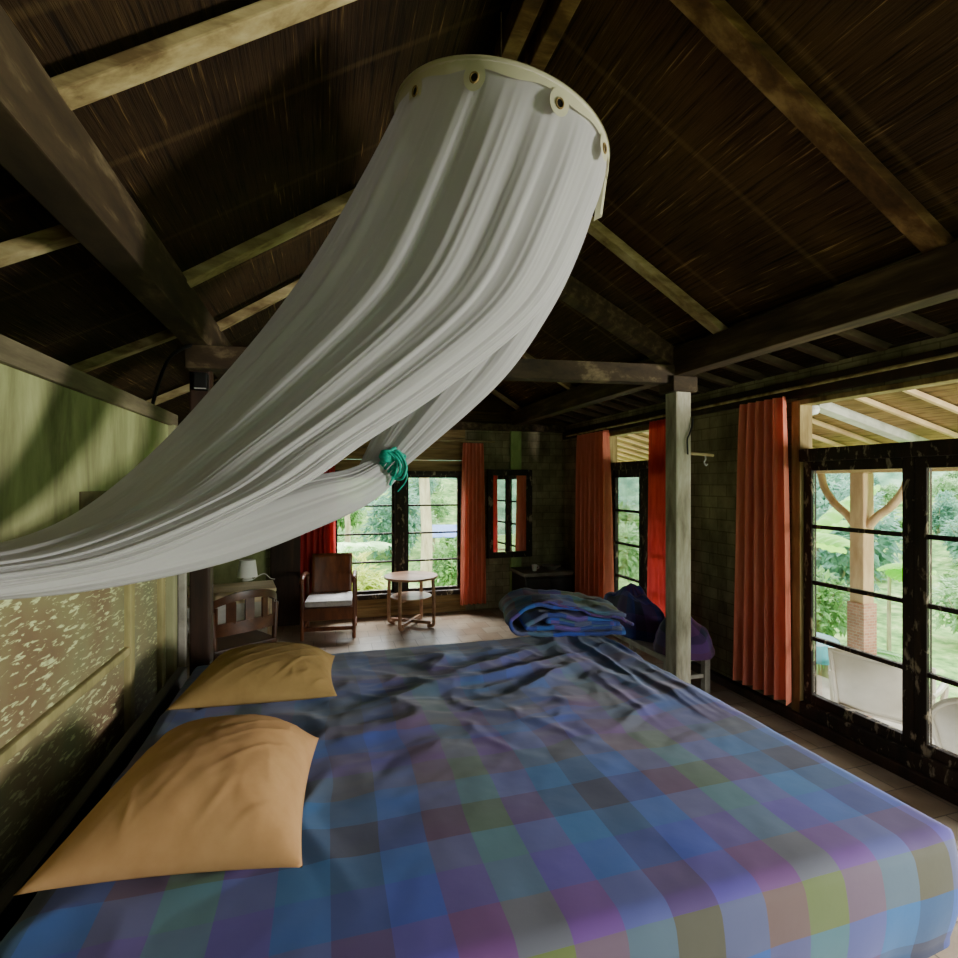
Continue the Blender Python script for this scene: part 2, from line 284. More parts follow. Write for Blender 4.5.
# ------------------------------------------------------------------ mesh helpers
class MB:
    def __init__(s): s.bm = bmesh.new()
    def box(s, x0, x1, y0, y1, z0, z1, bev=0, mat=None):
        r = bmesh.ops.create_cube(s.bm, size=1)
        vs = r['verts']
        T = Matrix.Translation(((x0+x1)/2, (y0+y1)/2, (z0+z1)/2)) @ Matrix.Diagonal((abs(x1-x0), abs(y1-y0), abs(z1-z0), 1))
        if mat is not None: T = mat @ T
        bmesh.ops.transform(s.bm, matrix=T, verts=vs)
        if bev:
            es = list({e for v in vs for e in v.link_edges})
            bmesh.ops.bevel(s.bm, geom=es, offset=bev, segments=2, affect='EDGES', profile=.6)
        return s
    def beam(s, a, b, w, h, up=(0,0,1), bev=.006, taper=1.0):
        """rectangular bar from a to b; w across, h along up; centred on the line"""
        a, b = Vector(a), Vector(b); d = b-a; l = d.length; y = d.normalized(); up = Vector(up)
        x = y.cross(up).normalized(); z = x.cross(y).normalized()
        R = Matrix((x, y, z)).transposed().to_4x4(); R.translation = (a+b)/2
        return s.box(-w/2, w/2, -l/2, l/2, -h/2, h/2, bev, R)
    def tube(s, pts, r, seg=10, cap=True, closed=False):
        pts = [Vector(p) for p in pts]; n = len(pts); rr = r if isinstance(r, (list, tuple)) else [r]*n
        rings = []; ref = None
        for i, p in enumerate(pts):
            if closed: t = (pts[(i+1) % n]-pts[i-1])
            else: t = pts[min(i+1, n-1)]-pts[max(i-1, 0)]
            t.normalize()
            if ref is None:
                ref = Vector((0,0,1)) if abs(t.z) < .9 else Vector((1,0,0))
            x = t.cross(ref); x.normalize(); y = x.cross(t); ref = y
            rings.append([s.bm.verts.new(p + (x*math.cos(2*PI*k/seg) + y*math.sin(2*PI*k/seg))*rr[i]) for k in range(seg)])
        m = n if closed else n-1
        for i in range(m):
            A, B = rings[i], rings[(i+1) % n]
            for k in range(seg): s.bm.faces.new((A[k], A[(k+1) % seg], B[(k+1) % seg], B[k]))
        if cap and not closed:
            s.bm.faces.new(rings[0]); s.bm.faces.new(list(reversed(rings[-1])))
        return s
    def lathe(s, prof, c=(0,0,0), seg=32):
        c = Vector(c); rings = []
        for (r, z) in prof:
            if r < 1e-6: rings.append([s.bm.verts.new(c+Vector((0,0,z)))])
            else: rings.append([s.bm.verts.new(c+Vector((r*math.cos(2*PI*k/seg), r*math.sin(2*PI*k/seg), z))) for k in range(seg)])
        for A, B in zip(rings, rings[1:]):
            for k in range(seg):
                if len(A) == 1 and len(B) == 1: continue
                if len(A) == 1: s.bm.faces.new((A[0], B[(k+1) % seg], B[k]))
                elif len(B) == 1: s.bm.faces.new((A[k], A[(k+1) % seg], B[0]))
                else: s.bm.faces.new((A[k], A[(k+1) % seg], B[(k+1) % seg], B[k]))
        return s
    def grid(s, nu, nv, fn, uvfn=None):
        V = [[s.bm.verts.new(fn(i/(nu-1), j/(nv-1))) for j in range(nv)] for i in range(nu)]
        uvl = s.bm.loops.layers.uv.verify() if uvfn else None
        for i in range(nu-1):
            for j in range(nv-1):
                f = s.bm.faces.new((V[i][j], V[i+1][j], V[i+1][j+1], V[i][j+1]))
                if uvfn:
                    for lp, (a, b) in zip(f.loops, ((i,j), (i+1,j), (i+1,j+1), (i,j+1))): lp[uvl].uv = uvfn(a/(nu-1), b/(nv-1))
        return V
    def poly(s, pts): s.bm.faces.new([s.bm.verts.new(p) for p in pts]); return s
    def prism(s, pts, d):
        d = Vector(d); A = [s.bm.verts.new(Vector(p)) for p in pts]; B = [s.bm.verts.new(Vector(p)+d) for p in pts]; n = len(A)
        s.bm.faces.new(A); s.bm.faces.new(list(reversed(B)))
        for i in range(n): s.bm.faces.new((A[i], B[i], B[(i+1) % n], A[(i+1) % n]))
        return s
    def build(s, name, mat, parent=None, smooth=False, loc=None):
        bmesh.ops.recalc_face_normals(s.bm, faces=s.bm.faces)
        me = bpy.data.meshes.new(name); s.bm.to_mesh(me); s.bm.free()
        me.materials.append(M[mat] if isinstance(mat, str) else mat)
        o = bpy.data.objects.new(name, me); C.objects.link(o)
        if smooth:
            for p in me.polygons: p.use_smooth = True
            if smooth != 'all':
                try: me.set_sharp_from_angle(angle=math.radians(40))
                except Exception: pass
        if parent: o.parent = parent
        if loc: o.location = loc
        return o
def tag(o, label=None, cat=None, group=None, kind=None):
    if label: o['label'] = label
    if cat: o['category'] = cat
    if group: o['group'] = group
    if kind: o['kind'] = kind
    return o
def empty(name, loc, rz=0, label=None, cat=None, group=None, kind=None):
    o = bpy.data.objects.new(name, None); C.objects.link(o); o.location = loc; o.rotation_euler = (0,0,rz); o.empty_display_size = .1
    return tag(o, label, cat, group, kind)
def copy_tree(o, parent=None):
    c = o.copy(); C.objects.link(c); c.parent = parent
    for ch in [k for k in bpy.data.objects if k.parent == o]: copy_tree(ch, c)
    return c
def spline(pts, n):
    """Catmull-Rom through pts (tuples of any length), n samples"""
    out = []; k = len(pts)-1
    for i in range(n):
        t = i/(n-1)*k; j = min(int(t), k-1); f = t-j
        p0, p1, p2, p3 = pts[max(j-1,0)], pts[j], pts[j+1], pts[min(j+2,k)]
        out.append(tuple(.5*((2*b)+(-a+c)*f+(2*a-5*b+4*c-d)*f*f+(-a+3*b-3*c+d)*f**3) for a,b,c,d in zip(p0,p1,p2,p3)))
    return out
def fbm(x, y, z=0, o=4):
    s = 0; a = 1; t = 0
    for _ in range(o): s += a*noise.noise((x,y,z)); t += a; a *= .5; x *= 2.03; y *= 2.03; z += 7.1
    return s/t
def ridge(x, y, z=0):
    return 1-abs(noise.noise((x,y,z)))*2
def smooth01(a, b, x):
    t = max(0, min(1, (x-a)/(b-a))); return t*t*(3-2*t)

# ------------------------------------------------------------------ the room shell
XL, XP, XPL, XR, XRIDGE = -1.75, -.70, -.82, 3.14, .78
XPR = 2.42; YF = 6.5; YB = -1.8
def struct(mb, name, mat, label, cat, parent=None, smooth=False):
    o = mb.build(name, mat, parent, smooth)
    if parent is None: tag(o, label, cat, kind='structure')
    return o
struct(MB().box(XL-.12, XR+.12, YB, YF+.12, -.12, 0), 'floor', 'floor', 'worn grey brown tiled floor of the room', 'floor')
# far wall with the window opening
WX0, WX1, WZ0, WZ1 = .06, 1.72, .26, 1.80
w = MB()
w.box(-.66, WX0, YF, YF+.12, 0, 2.36); w.box(WX1, XR+.12, YF, YF+.12, 0, 2.36)
w.box(WX0, WX1, YF, YF+.12, 0, WZ0)
struct(w, 'wall_back', 'block_wall', 'dark blockwork far wall around the garden window', 'wall')
struct(MB().box(XL-.12, -.66, YF, YF+.12, 0, 2.36), 'wall_alcove', 'plaster', 'pale green plaster wall behind the desk and table lamp', 'wall')
struct(MB().box(XL-.12, XL, YB, YF, 0, 2.2), 'wall_left', 'plaster', 'outer left plaster wall beyond the partition', 'wall')
# planks above and below the far window
pk = MB()
for k in range(4): pk.box(WX0-.02, WX1+.02, YF-.012, YF+.1, WZ1+.002+k*.142, WZ1+.138+k*.142, .006)
struct(pk, 'trim_1', 'plank_wood', 'weathered horizontal boards above the far window', 'boarding')
pk = MB()
for k in range(2): pk.box(-.22, WX1+.02, YF-.02, YF-.001, .004+k*.125, .124+k*.125, .006)
struct(pk, 'trim_2', 'plank_wood', 'weathered low boards under the far window', 'boarding')
# gable end
g = MB(); g.prism([(XL-.3,YF+.02,1.98), (XR+.14,YF+.02,2.36), (XR+.14,YF+.02,2.48), (XPR,YF+.02,2.69), (XRIDGE,YF+.02,3.72), (XP,YF+.02,2.69), (XL-.3,YF+.02,2.01)], (0,.05,0))
struct(g, 'wall_gable', 'gable_mat', 'brown matted gable end above the far window', 'wall')
# partition on the left: plaster above, framed scratched panels below
PY0, PY1 = YB, 3.30
struct(MB().box(XPL-.07, XPL, PY0, PY1, 1.38, 1.97), 'wall_partition', 'plaster', 'streaky pale green plaster on the upper left partition', 'wall')
struct(MB().box(XPL-.085, XPL+.02, PY0, PY1+.02, 1.965, 2.035, .006), 'trim_3', 'cap_plank', 'dusty plank capping the left partition wall', 'trim')
struct(MB().box(XPL-.06, XPL-.012, PY0, PY1, 0, 1.38), 'wall_panelling', 'scratched', 'rubbed and scratched painted panelling behind the pillows', 'wall panel')
fr = MB()
for y in (-.9, .55, 2.62, 3.08): fr.box(XPL-.05, XPL+.012, y-.03, y+.03, 0, 1.38, .008)
fr.box(XPL-.05, XPL+.010, PY0, 2.60, .905, .94, .008); fr.box(XPL-.05, XPL+.013, PY0, PY1, 1.34, 1.41, .008)
struct(fr, 'trim_4', 'panel_frame', 'raised frame strips dividing the scratched left panelling', 'trim')
jb = MB(); jb.box(XPL-.08, XPL+.03, PY1-.10, PY1-.03, 0, 1.97, .008)
struct(MB().box(XPL-.05, XPL+.05, PY1+.05, PY1+.09, 0, 1.97, .006), 'trim_8', 'bench_paint', 'narrow whitish strip between the jamb and the dark post', 'trim')

struct(jb, 'trim_5', 'door_green', 'greenish upright jamb ending the left partition', 'trim')
struct(MB().box(XPL-.03, XPL+.015, PY1-.03, PY1+.05, 0, 1.97, .004), 'trim_6', 'dark_frame', 'dark strip beside the greenish jamb', 'trim')
tag(MB().box(XPL-.001, XPL+.006, 2.13, 2.62, 1.42, 1.62, .002).build('wall_patch', 'patch'), 'brown unpainted patch on the green left wall', 'patch', kind='structure')
# right wall with two glazed door openings
D1Y0, D1Y1, D2Y0, D2Y1, DTOP = .62, 2.86, 3.95, 5.36, 2.22
w = MB()
w.box(XR, XR+.12, D1Y1, D2Y0, 0, 2.43); w.box(XR, XR+.12, D2Y1, YF, 0, 2.43); w.box(XR, XR+.12, YB, D1Y0, 0, .1)
for a, b in ((D1Y0, D1Y1), (D2Y0, D2Y1), (YB, D1Y0)): w.box(XR, XR+.12, a, b, DTOP, 2.43)
struct(w, 'wall_right', 'block_wall', 'dark plastered right wall between the glazed doors', 'wall')
struct(MB().box(XR-.05, XR+.10, YB, YF, 0, .07, .01), 'baseboard_right', 'dark_post', 'dark low timber sill running along the right wall', 'baseboard')
struct(MB().box(XR-.03, XR-.001, YB, YF-.02, 2.24, 2.36, .006), 'trim_7', 'dark_post', 'dark wall plate above the right hand doors', 'beam')
w = MB(); w.box(XL-.12, .7, YB-.12, YB, 0, 2.5); w.box(.7, XR, YB-.12, YB, 0, .9); w.box(.7, XR, YB-.12, YB, 2.15, 2.5)
struct(w, 'wall_front', 'plaster', 'wall behind the viewer with a wide opening', 'wall')
g = MB(); g.prism([(XL,YB-.06,2.5), (XR+.1,YB-.06,2.5), (XPR,YB-.06,2.62), (XRIDGE,YB-.06,3.52), (XP,YB-.06,2.62)], (0,-.05,0))
struct(g, 'wall_front_gable', 'gable_mat', 'brown matted gable end behind the viewer', 'wall')
# posts
def post(x, y, z0, z1, w_, mat, label, cap=False):
    t = empty('pillar', (x, y, 0), 0, label, 'post', kind='structure')
    m = MB().box(-w_/2, w_/2, -w_/2, w_/2, z0, z1, .012); m.build('shaft', mat, t)
    return t
pr = post(XPR, 3.16, 0, 2.40, .125, 'grey_post', 'pale weathered square post standing beyond the right edge of the bed')
MB().box(-.10, .10, -.085, .085, 2.29, 2.40, .01).build('capital', 'beam_wood', pr)
pl = post(XP-.0, 3.42, 0, 2.50, .11, 'dark_post', 'dark brown post at the end of the left partition')
struct(MB().box(XPR-.07, XPR+.08, YF-.05, YF+.001, 0, 2.40, .008), 'pillar', 'green_paint', 'flat green painted post behind the wall mirror', 'post')
struct(MB().box(-.60, -.28, YF-.12, YF+.001, 0, 2.4, .01), 'pillar', 'dark_post', 'wide dark pier in the far left corner behind the armchair', 'post')
# plates, ties, ridge
def beam(a, b, w_, h_, mat, label, name='beam'):
    return struct(MB().beam(a, b, w_, h_), name, mat, label, 'beam')
beam((XPR, YB, 2.50), (XPR, YF, 2.50), .12, .19, 'old_wood', 'long brown roof plate carried on the pale post')
beam((XP, YB, 2.53), (XP, YF, 2.53), .13, .20, 'beam_wood', 'long chipped roof plate over the left partition')
beam((XP-.05, 3.30, 2.36), (XPR+.06, 3.16, 2.42), .10, .13, 'beam_wood', 'horizontal tie beam from the pale post behind the net')
beam((XP-.1, YF-.06, 2.38), (XR-.03, YF-.06, 2.38), .10, .09, 'old_wood', 'tie beam across the far gable end')
beam((XRIDGE-.05, YB, 3.46), (XRIDGE-.05, YF, 3.46), .07, .11, 'log_rafter', 'ridge pole above the mosquito net, left of the pair')
beam((XRIDGE+.08, YB, 3.46), (XRIDGE+.08, YF, 3.46), .07, .11, 'log_rafter', 'ridge pole above the mosquito net, right of the pair')
# roof: z(x) of the rafter underside on each slope
ZP = EYE+.95
def zr(x): return ZP + (.655*(x-XP) if x < XRIDGE else .59*(XPR-x))
TH = .055
def slope_panel(x0, z0, x1, z1, off=0):
    m = MB(); nrm = Vector((-(z1-z0), 0, x1-x0)).normalized()
    if nrm.z < 0: nrm = -nrm
    p = [Vector((x0, YB-.2, z0)), Vector((x1, YB-.2, z1)), Vector((x1, YF+.3, z1)), Vector((x0, YF+.3, z0))]
    m.prism(p, nrm*.04); return m
up = .075
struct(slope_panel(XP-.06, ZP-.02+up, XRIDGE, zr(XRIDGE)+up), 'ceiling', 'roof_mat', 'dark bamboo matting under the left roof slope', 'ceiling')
struct(slope_panel(XRIDGE, zr(XRIDGE)+up, XPR+.06, ZP-.02+up), 'ceiling', 'roof_mat_lit', 'dark bamboo matting under the right roof slope', 'ceiling')
struct(slope_panel(XL-.3, 1.98, XP-.04, 2.66), 'ceiling', 'roof_mat', 'dark matting of the low roof beyond the left partition', 'ceiling')
struct(slope_panel(XPR+.04, 2.645, XR+.14, 2.45), 'ceiling', 'roof_mat', 'dark matting of the narrow strip above the right doors', 'ceiling')
def rafter(y, side, w_, mat, label, h_=.05):
    if side == 'L': a, b = Vector((XP+.0, y, ZP+.0)), Vector((XRIDGE-.06, y, zr(XRIDGE)-.03))
    else: a, b = Vector((XPR-.0, y, ZP+.0)), Vector((XRIDGE+.06, y, zr(XRIDGE)-.03))
    o = struct(MB().beam(a, b, w_, h_, (0,0,1)), 'rafter', mat, label, 'rafter')
rafter(1.57, 'L', .075, 'pale_batten', 'broad pale rafter on the left slope nearest the viewer', h_=.035)
rafter(2.83, 'L', .085, 'pale_batten', 'pale rafter on the left slope, second from the viewer')
rafter(3.62, 'L', .05, 'pale_batten', 'thin pale rafter on the left slope just past the dark post')
rafter(4.9, 'L', .06, 'log_rafter', 'left slope rafter hidden mostly behind the net')
rafter(1.50, 'R', .09, 'log_rafter', 'round brown rafter on the right slope nearest the viewer')
rafter(2.72, 'R', .075, 'pale_batten', 'pale brown rafter on the right slope above the post')
rafter(4.80, 'R', .06, 'pale_batten', 'short visible rafter on the right slope behind the tie beam')
rafter(6.30, 'R', .06, 'pale_batten', 'last rafter on the right slope by the gable')
beam((XPR, 3.18, 2.52), (XRIDGE+.1, 3.18, 3.30), .10, .13, 'old_wood', 'sloping principal rafter rising from the pale post')
# low-roof rafters
def arafter(y, label): struct(MB().beam((XP-.05, y, 2.575), (XL-.1, y, 2.02), .055, .05), 'rafter', 'pale_batten', label, 'rafter')
for y, s in ((.9, 'nearest the viewer'), (2.15, 'between the partition and the roof plate'), (3.42, 'beside the dark post'), (4.7, 'over the desk')):
    arafter(y, 'pale rafter of the low left roof ' + s)
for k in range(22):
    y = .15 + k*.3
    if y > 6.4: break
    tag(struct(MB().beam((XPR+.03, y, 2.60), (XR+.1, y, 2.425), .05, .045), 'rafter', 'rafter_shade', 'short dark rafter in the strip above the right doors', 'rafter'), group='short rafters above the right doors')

# ------------------------------------------------------------------ glazed window and doors
def glazed(parent, p, t, w_, h_, z0, npane, stile, mun, mat, nrm, th=.045, name='door_leaf'):
    """a leaf of width w_ starting at p along unit t: stiles, rails, muntins and a pane per light"""
    p = Vector(p); t = Vector(t); n = Vector(nrm)
    R = Matrix((t, n, Vector((0,0,1)))).transposed().to_4x4(); R.translation = p
    m = MB()
    m.box(0, stile, -th/2, th/2, z0, z0+h_, .004, R); m.box(w_-stile, w_, -th/2, th/2, z0, z0+h_, .004, R)
    m.box(stile, w_-stile, -th/2, th/2, z0, z0+stile, .004, R); m.box(stile, w_-stile, -th/2, th/2, z0+h_-stile, z0+h_, .004, R)
    leaf = m.build(name, mat, parent)
    gh = (h_-2*stile)/npane
    for k in range(1, npane):
        z = z0+stile+k*gh
        MB().box(stile-.003, w_-stile+.003, -th*.35, th*.35, z-mun/2, z+mun/2, .003, R).build('muntin', mat, leaf)
    for k in range(npane):
        z = z0+stile+k*gh
        MB().box(stile, w_-stile, -.002, .002, z+mun/2*(k>0), z+gh-mun/2*(k<npane-1), 0, R).build('glass_pane', 'glass', leaf)
    return leaf
win = empty('window_1', (0,0,0), 0, 'two light garden window in the far wall with dark frame', 'window', kind='structure')
m = MB(); m.box(WX0, WX0+.05, YF-.04, YF+.1, WZ0, WZ1, .005); m.box(WX1-.05, WX1, YF-.04, YF+.1, WZ0, WZ1, .005)
m.box(WX0, WX1, YF-.05, YF+.1, WZ1-.05, WZ1, .005); m.box(WX0-.06, WX1+.06, YF-.07, YF+.1, WZ0-.03, WZ0+.03, .008)
m.build('window_frame', 'dark_frame', win)
MB().box(.83, .97, YF-.05, YF+.08, WZ0+.03, WZ1-.05, .006).build('mullion', 'dark_frame', win)
for a, b in ((WX0+.05, .83), (.97, WX1-.05)):
    glazed(win, (a, YF+.02, 0), (1,0,0), b-a, WZ1-WZ0-.08, WZ0+.03, 4, .035, .022, 'dark_frame', (0,1,0), name='window_sash')
def door(nm, y0, y1, leaves, label, sw=.075, zs=.09, ztop=1.795, tr=True):
    d = empty(nm, (0,0,0), 0, label, 'door', kind='structure')
    m = MB(); jw = .07
    m.box(XR-.02, XR+.09, y1-jw, y1, .07, DTOP, .006); m.box(XR-.02, XR+.09, y0, y0+jw, .07, DTOP, .006)
    m.build('door_frame', 'jamb_wood', d)
    MB().box(XR-.02, XR+.09, y0+jw, y1-jw, DTOP-.035, DTOP, .005).build('head_rail', 'jamb_wood', d)
    MB().box(XR-.035, XR+.10, y0+jw, y1-jw, ztop, ztop+.085, .006).build('transom_bar', 'dark_frame', d)
    MB().box(XR-.03, XR+.10, y0+jw, y1-jw, .07, .07+zs, .008).build('door_sill', 'dark_frame', d)
    W = (y1-y0-2*jw)/leaves
    for k in range(leaves):
        glazed(d, (XR+.03, y1-jw-k*W-.001, 0), (0,-1,0), W-.002, ztop-.07-zs, .07+zs, 4, sw, .026, 'dark_frame', (1,0,0), name='door_leaf')
    return d
door('door_1', D1Y0, D1Y1, 3, 'chipped dark glazed doors nearest on the right wall', sw=.062)
door('door_2', D2Y0, D2Y1, 2, 'dark glazed doors further along the right wall behind the post', sw=.085)

# ------------------------------------------------------------------ curtains and rods
def curtain(a, b, z0, z1, nf, mat, label, amp=.045, flare=0.0, seed=1, top=1.0, group=None, skew=0):
    a = Vector((a[0],a[1],0)); b = Vector((b[0],b[1],0)); t = (b-a); w_ = t.length; t.normalize(); n = Vector((t.y,-t.x,0))
    base = (a+b)/2
    def fn(i, j):
        s = i-.5; z = z0+(z1-z0)*j; dn = 1-j
        wid = w_*(top+(1-top)*dn**.6+flare*dn**2)
        ph = i*nf*2*PI + 1.6*noise.noise((i*nf*.7, seed*3.1, dn*.35)) + seed
        am = amp*(.45+.55*dn**.5)*(1+.5*noise.noise((i*nf*1.3, seed, 2)))
        off = am*math.sin(ph) + .3*am*math.sin(2*ph+1+dn)
        p = base + t*(s*wid + skew*dn**1.5 + .012*math.cos(ph)) + n*off
        hem = .012*noise.noise((i*5, seed, 9))*(dn > .99)
        return Vector((p.x, p.y, z+hem))
    t_ = empty('curtain', base, 0, label, 'curtain', group)
    loc = base
    m = MB(); m.grid(nf*14, 40, lambda i, j: fn(i, j)-loc); o = m.build('curtain_cloth', mat, t_, 'all')
    m2 = MB(); m2.grid(nf*14, 4, lambda i, j: fn(i, .965+.035*j)*1-loc+Vector((-n.x*0, 0, 0))+n*(-.004)); m2.build('heading_band', mat, t_, 'all')
    return t_
CZ = 2.25
curtain((3.055, 3.29), (3.055, 2.80), .13, CZ, 5, 'curtain', 'long orange red curtain beside the nearest glazed doors', amp=.05, seed=2, top=.80)
curtain((3.055, 6.0), (3.055, 5.16), .09, CZ, 7, 'curtain', 'orange red curtain left of the further glazed doors', amp=.05, seed=5, top=.86)
curtain((3.055, 4.43), (3.055, 4.02), .34, CZ, 6, 'curtain_red', 'red curtain half hidden behind the pale post', amp=.04, seed=8, top=.85, flare=.35, skew=.09)
curtain((1.64, YF-.12), (2.00, YF-.12), .10, 2.16, 6, 'curtain', 'orange red curtain right of the far window beside the mirror', amp=.035, seed=11, top=.75)
curtain((-.27, YF-.10), (.13, YF-.10), .10, 2.16, 6, 'curtain_red', 'bright red curtain behind the wooden armchair', amp=.035, seed=14, top=.9)
tag(MB().tube([(3.03, .3, 2.305), (3.03, 3.2, 2.285), (3.03, 6.2, 2.262)], .011, 10).build('curtain_rod', 'pale_batten', None, True), 'long thin curtain rod along the right wall', 'curtain rod')
tag(MB().tube([(-.4, YF-.12, 2.18), (2.1, YF-.12, 2.18)], .011, 10).build('curtain_rod', 'pale_batten', None, True), 'thin curtain rod above the far window', 'curtain rod')

# ------------------------------------------------------------------ bed
BX0, BX1, BY0, BY1, BT = -.64, 1.645, .97, 2.97, .72
bf = empty('bed', ((BX0+BX1)/2, (BY0+BY1)/2, 0), 0, 'dark low bed base under the plaid covered mattress', 'bed')
def lb(x0,x1,y0,y1,z0,z1,bev=.01): return MB().box(x0-(BX0+BX1)/2, x1-(BX0+BX1)/2, y0-(BY0+BY1)/2, y1-(BY0+BY1)/2, z0, z1, bev)
lb(BX0+.06, BX1-.1, BY0+.08, BY1-.06, .14, .40).build('box_base', 'black_base', bf)
for x in (BX0+.12, BX1-.2):
    for y in (BY0+.15, BY1-.15): lb(x-.04, x+.04, y-.04, y+.04, 0, .15, .006).build('leg', 'black_base', bf)
lb(BX0-.09, BX0-.045, BY0-.6, BY1+.05, .14, .70).build('side_rail', 'black_base', bf)
mt = lb(BX0+.02, BX1-.03, BY0+.03, BY1-.03, .401, .69, .05).build('mattress', 'mattress_white'); mt.location = bf.location
tag(mt, 'pale mattress peeping out under the plaid sheet at the near corner', 'mattress')
def wr(x, y):
    """creases of the loosely tucked sheet"""
    z = 0
    wx = x+.10*fbm(x*1.7, y*1.7, 3); wy = y+.10*fbm(x*1.7+9, y*1.7, 5)
    k = smooth01(1.35, 1.95, y-.12*math.sin(x*2.2))*smooth01(3.0, 2.6, y)*smooth01(-.3, .3, x)*(1-.75*smooth01(1.0, 1.4, x))
    r1 = max(0, ridge(wx*1.3+wy*.9, wy*4.2-wx*1.3, 1)-.35)
    r2 = max(0, ridge(wx*2.6-wy*1.2, wy*3.4+wx*2.0, 7)-.55)
    gate = smooth01(-.25, .25, noise.noise((x*1.9, y*1.9, 21)))
    z += k*(.040*r1*(.35+.65*gate) + .022*r2*(1-.6*gate))
    k2 = smooth01(1.05, 1.4, x)*smooth01(1.6, 2.2, y)
    z += k*.010*max(0, ridge(wx*3.1+wy*4.4, wy*7.5-wx*2.6, 33)-.45)
    z += k2*.024*max(0, ridge(wx*11, y*1.1+wx*2, 4)-.25)
    k3 = smooth01(.2, -.1, x)*smooth01(1.0, 1.4, y)
    z += k3*.018*max(0, ridge(wx*4.2, wy*3.0, 12)-.4)
    z += .010*fbm(x*2.2, y*2.2, 1) + .003*fbm(x*8, y*8, 2)*smooth01(1.2, 1.6, y)
    return z
def sheet():
    m = MB(); R = .045; drop = .29; hx, hy = (BX1-BX0)/2, (BY1-BY0)/2; cx, cy = (BX0+BX1)/2, (BY0+BY1)/2
    NX, NY = 300, 270
    Lx, Ly = hx+drop, hy+drop
    def axis(s, h):     # arc-length coordinate -> (horizontal, drop)
        a = abs(s); sg = 1 if s > 0 else -1
        flat = h-R; q = R*PI/2
        if a <= flat: return s, 0
        if a <= flat+q:
            th = (a-flat)/R; return sg*(flat+R*math.sin(th)), R*(1-math.cos(th))
        return sg*h, R+(a-flat-q)
    def fn(i, j):
        s = (i*2-1)*Lx; t = (j*2-1)*Ly
        x, dx = axis(s, hx); y, dy = axis(t, hy)
        d = max(dx, dy)
        # round the plan corner
        ax, ay = abs(x), abs(y); rc = .06
        if ax > hx-rc and ay > hy-rc:
            vx, vy = ax-(hx-rc), ay-(hy-rc); l = math.hypot(vx, vy)
            if l > rc: x = math.copysign(hx-rc+vx*rc/l, x); y = math.copysign(hy-rc+vy*rc/l, y)
        d = min(d + min(dx, dy)*.15, drop+.04)
        X, Y = cx+x, cy+y
        z = BT - d + (wr(X, Y) if d < .05 else wr(X, Y)*max(0, 1-(d-.05)/.08))
        bul = .022*math.sin(min(1, d/drop)*PI)
        if dx > dy: X += math.copysign(bul, x)
        elif dy > 0: Y += math.copysign(bul, y)
        if d > .1:
            tw = .010*(d/drop)**2
            X += tw*noise.noise((X*9, Y*9, 3)); Y += tw*noise.noise((X*9, Y*9, 8))
            z += .02*noise.noise((X*4, Y*4, 6))*(d/drop)
        return Vector((X, Y, z))
    def uv(i, j):
        s = (i*2-1)*Lx+cx; t = (j*2-1)*Ly+cy
        # cloth pulled askew by the creases
        k = smooth01(1.3, 2.0, t)
        s2 = s + k*.16*fbm(s*1.2, t*1.2, 4); t2 = t + k*.16*fbm(s*1.8+4, t*1.8, 6)
        return (s2-.372, t2-(BY0))
    m.grid(NX, NY, fn, uv)
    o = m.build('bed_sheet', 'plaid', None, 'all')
    return tag(o, 'crumpled blue and purple plaid sheet covering the bed', 'bed sheet')
sheet()

def pillow(name, corners, z0, h, mat, label, seed, tilt=0):
    """corners: near-left, near-right, far-right, far-left in plan"""
    c = [Vector((x,y,0)) for x,y in corners]; cen = sum(c, Vector())/4
    t = empty(name, (cen.x, cen.y, z0), 0, label, 'pillow', 'tan pillows on the bed')
    n = 90
    def plan(u, v):
        pin = .045
        a = u*2-1; b = v*2-1
        uu = .5+.5*a*(1-pin*(1-b*b)*1.6*abs(a)); vv = .5+.5*b*(1-pin*(1-a*a)*1.6*abs(b))
        p = c[0]*(1-uu)*(1-vv)+c[1]*uu*(1-vv)+c[2]*uu*vv+c[3]*(1-uu)*vv
        return p-cen
    def prof(u, v):
        a = abs(u*2-1); b = abs(v*2-1)
        f = max(0, (1-a**2.6))**.62*max(0, (1-b**2.6))**.62
        rim = smooth01(1.0, .7, max(a, b))
        cr = ridge(u*5+1.5*fbm(u*2, v*2, seed), v*4+seed, seed)-.5
        diag = max(0, ridge((u-v)*6+seed, (u+v)*1.3, seed+3)-.55)
        edge = smooth01(.35, .95, max(a, b))
        return f, cr, diag, edge, rim
    def topf(u, v):
        f, cr, dg, e, rim = prof(u, v); p = plan(u, v)
        z = .018 + h*f*(1+.10*fbm(u*2.2, v*2.2, seed)) + rim*e*.009*max(0, cr) + rim*(.004+.012*smooth01(.5,.9,u)*smooth01(.6,.1,v))*dg
        return Vector((p.x, p.y, z+tilt*(.5-u)*f))
    def botf(u, v):
        f, cr, dg, e, rim = prof(u, v); p = plan(u, v)
        return Vector((p.x, p.y, .018-.018*min(1, f*3)))
    m = MB(); m.grid(n, n, topf); m.grid(n, n, botf)
    bmesh.ops.remove_doubles(m.bm, verts=m.bm.verts, dist=.0008)
    m.build('pillow_case', mat, t, 'all')
    # open mouth of the pillowcase: a flat hem flap at the far end of the cloth
    return t
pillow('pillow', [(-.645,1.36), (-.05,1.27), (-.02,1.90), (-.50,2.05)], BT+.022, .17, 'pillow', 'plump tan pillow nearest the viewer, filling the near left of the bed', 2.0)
pillow('pillow', [(-.60,2.30), (.05,2.25), (.05,2.78), (-.52,2.90)], BT+.022, .13, 'pillow_far', 'darker tan pillow behind the nearest one, by the desk chair', 6.0)

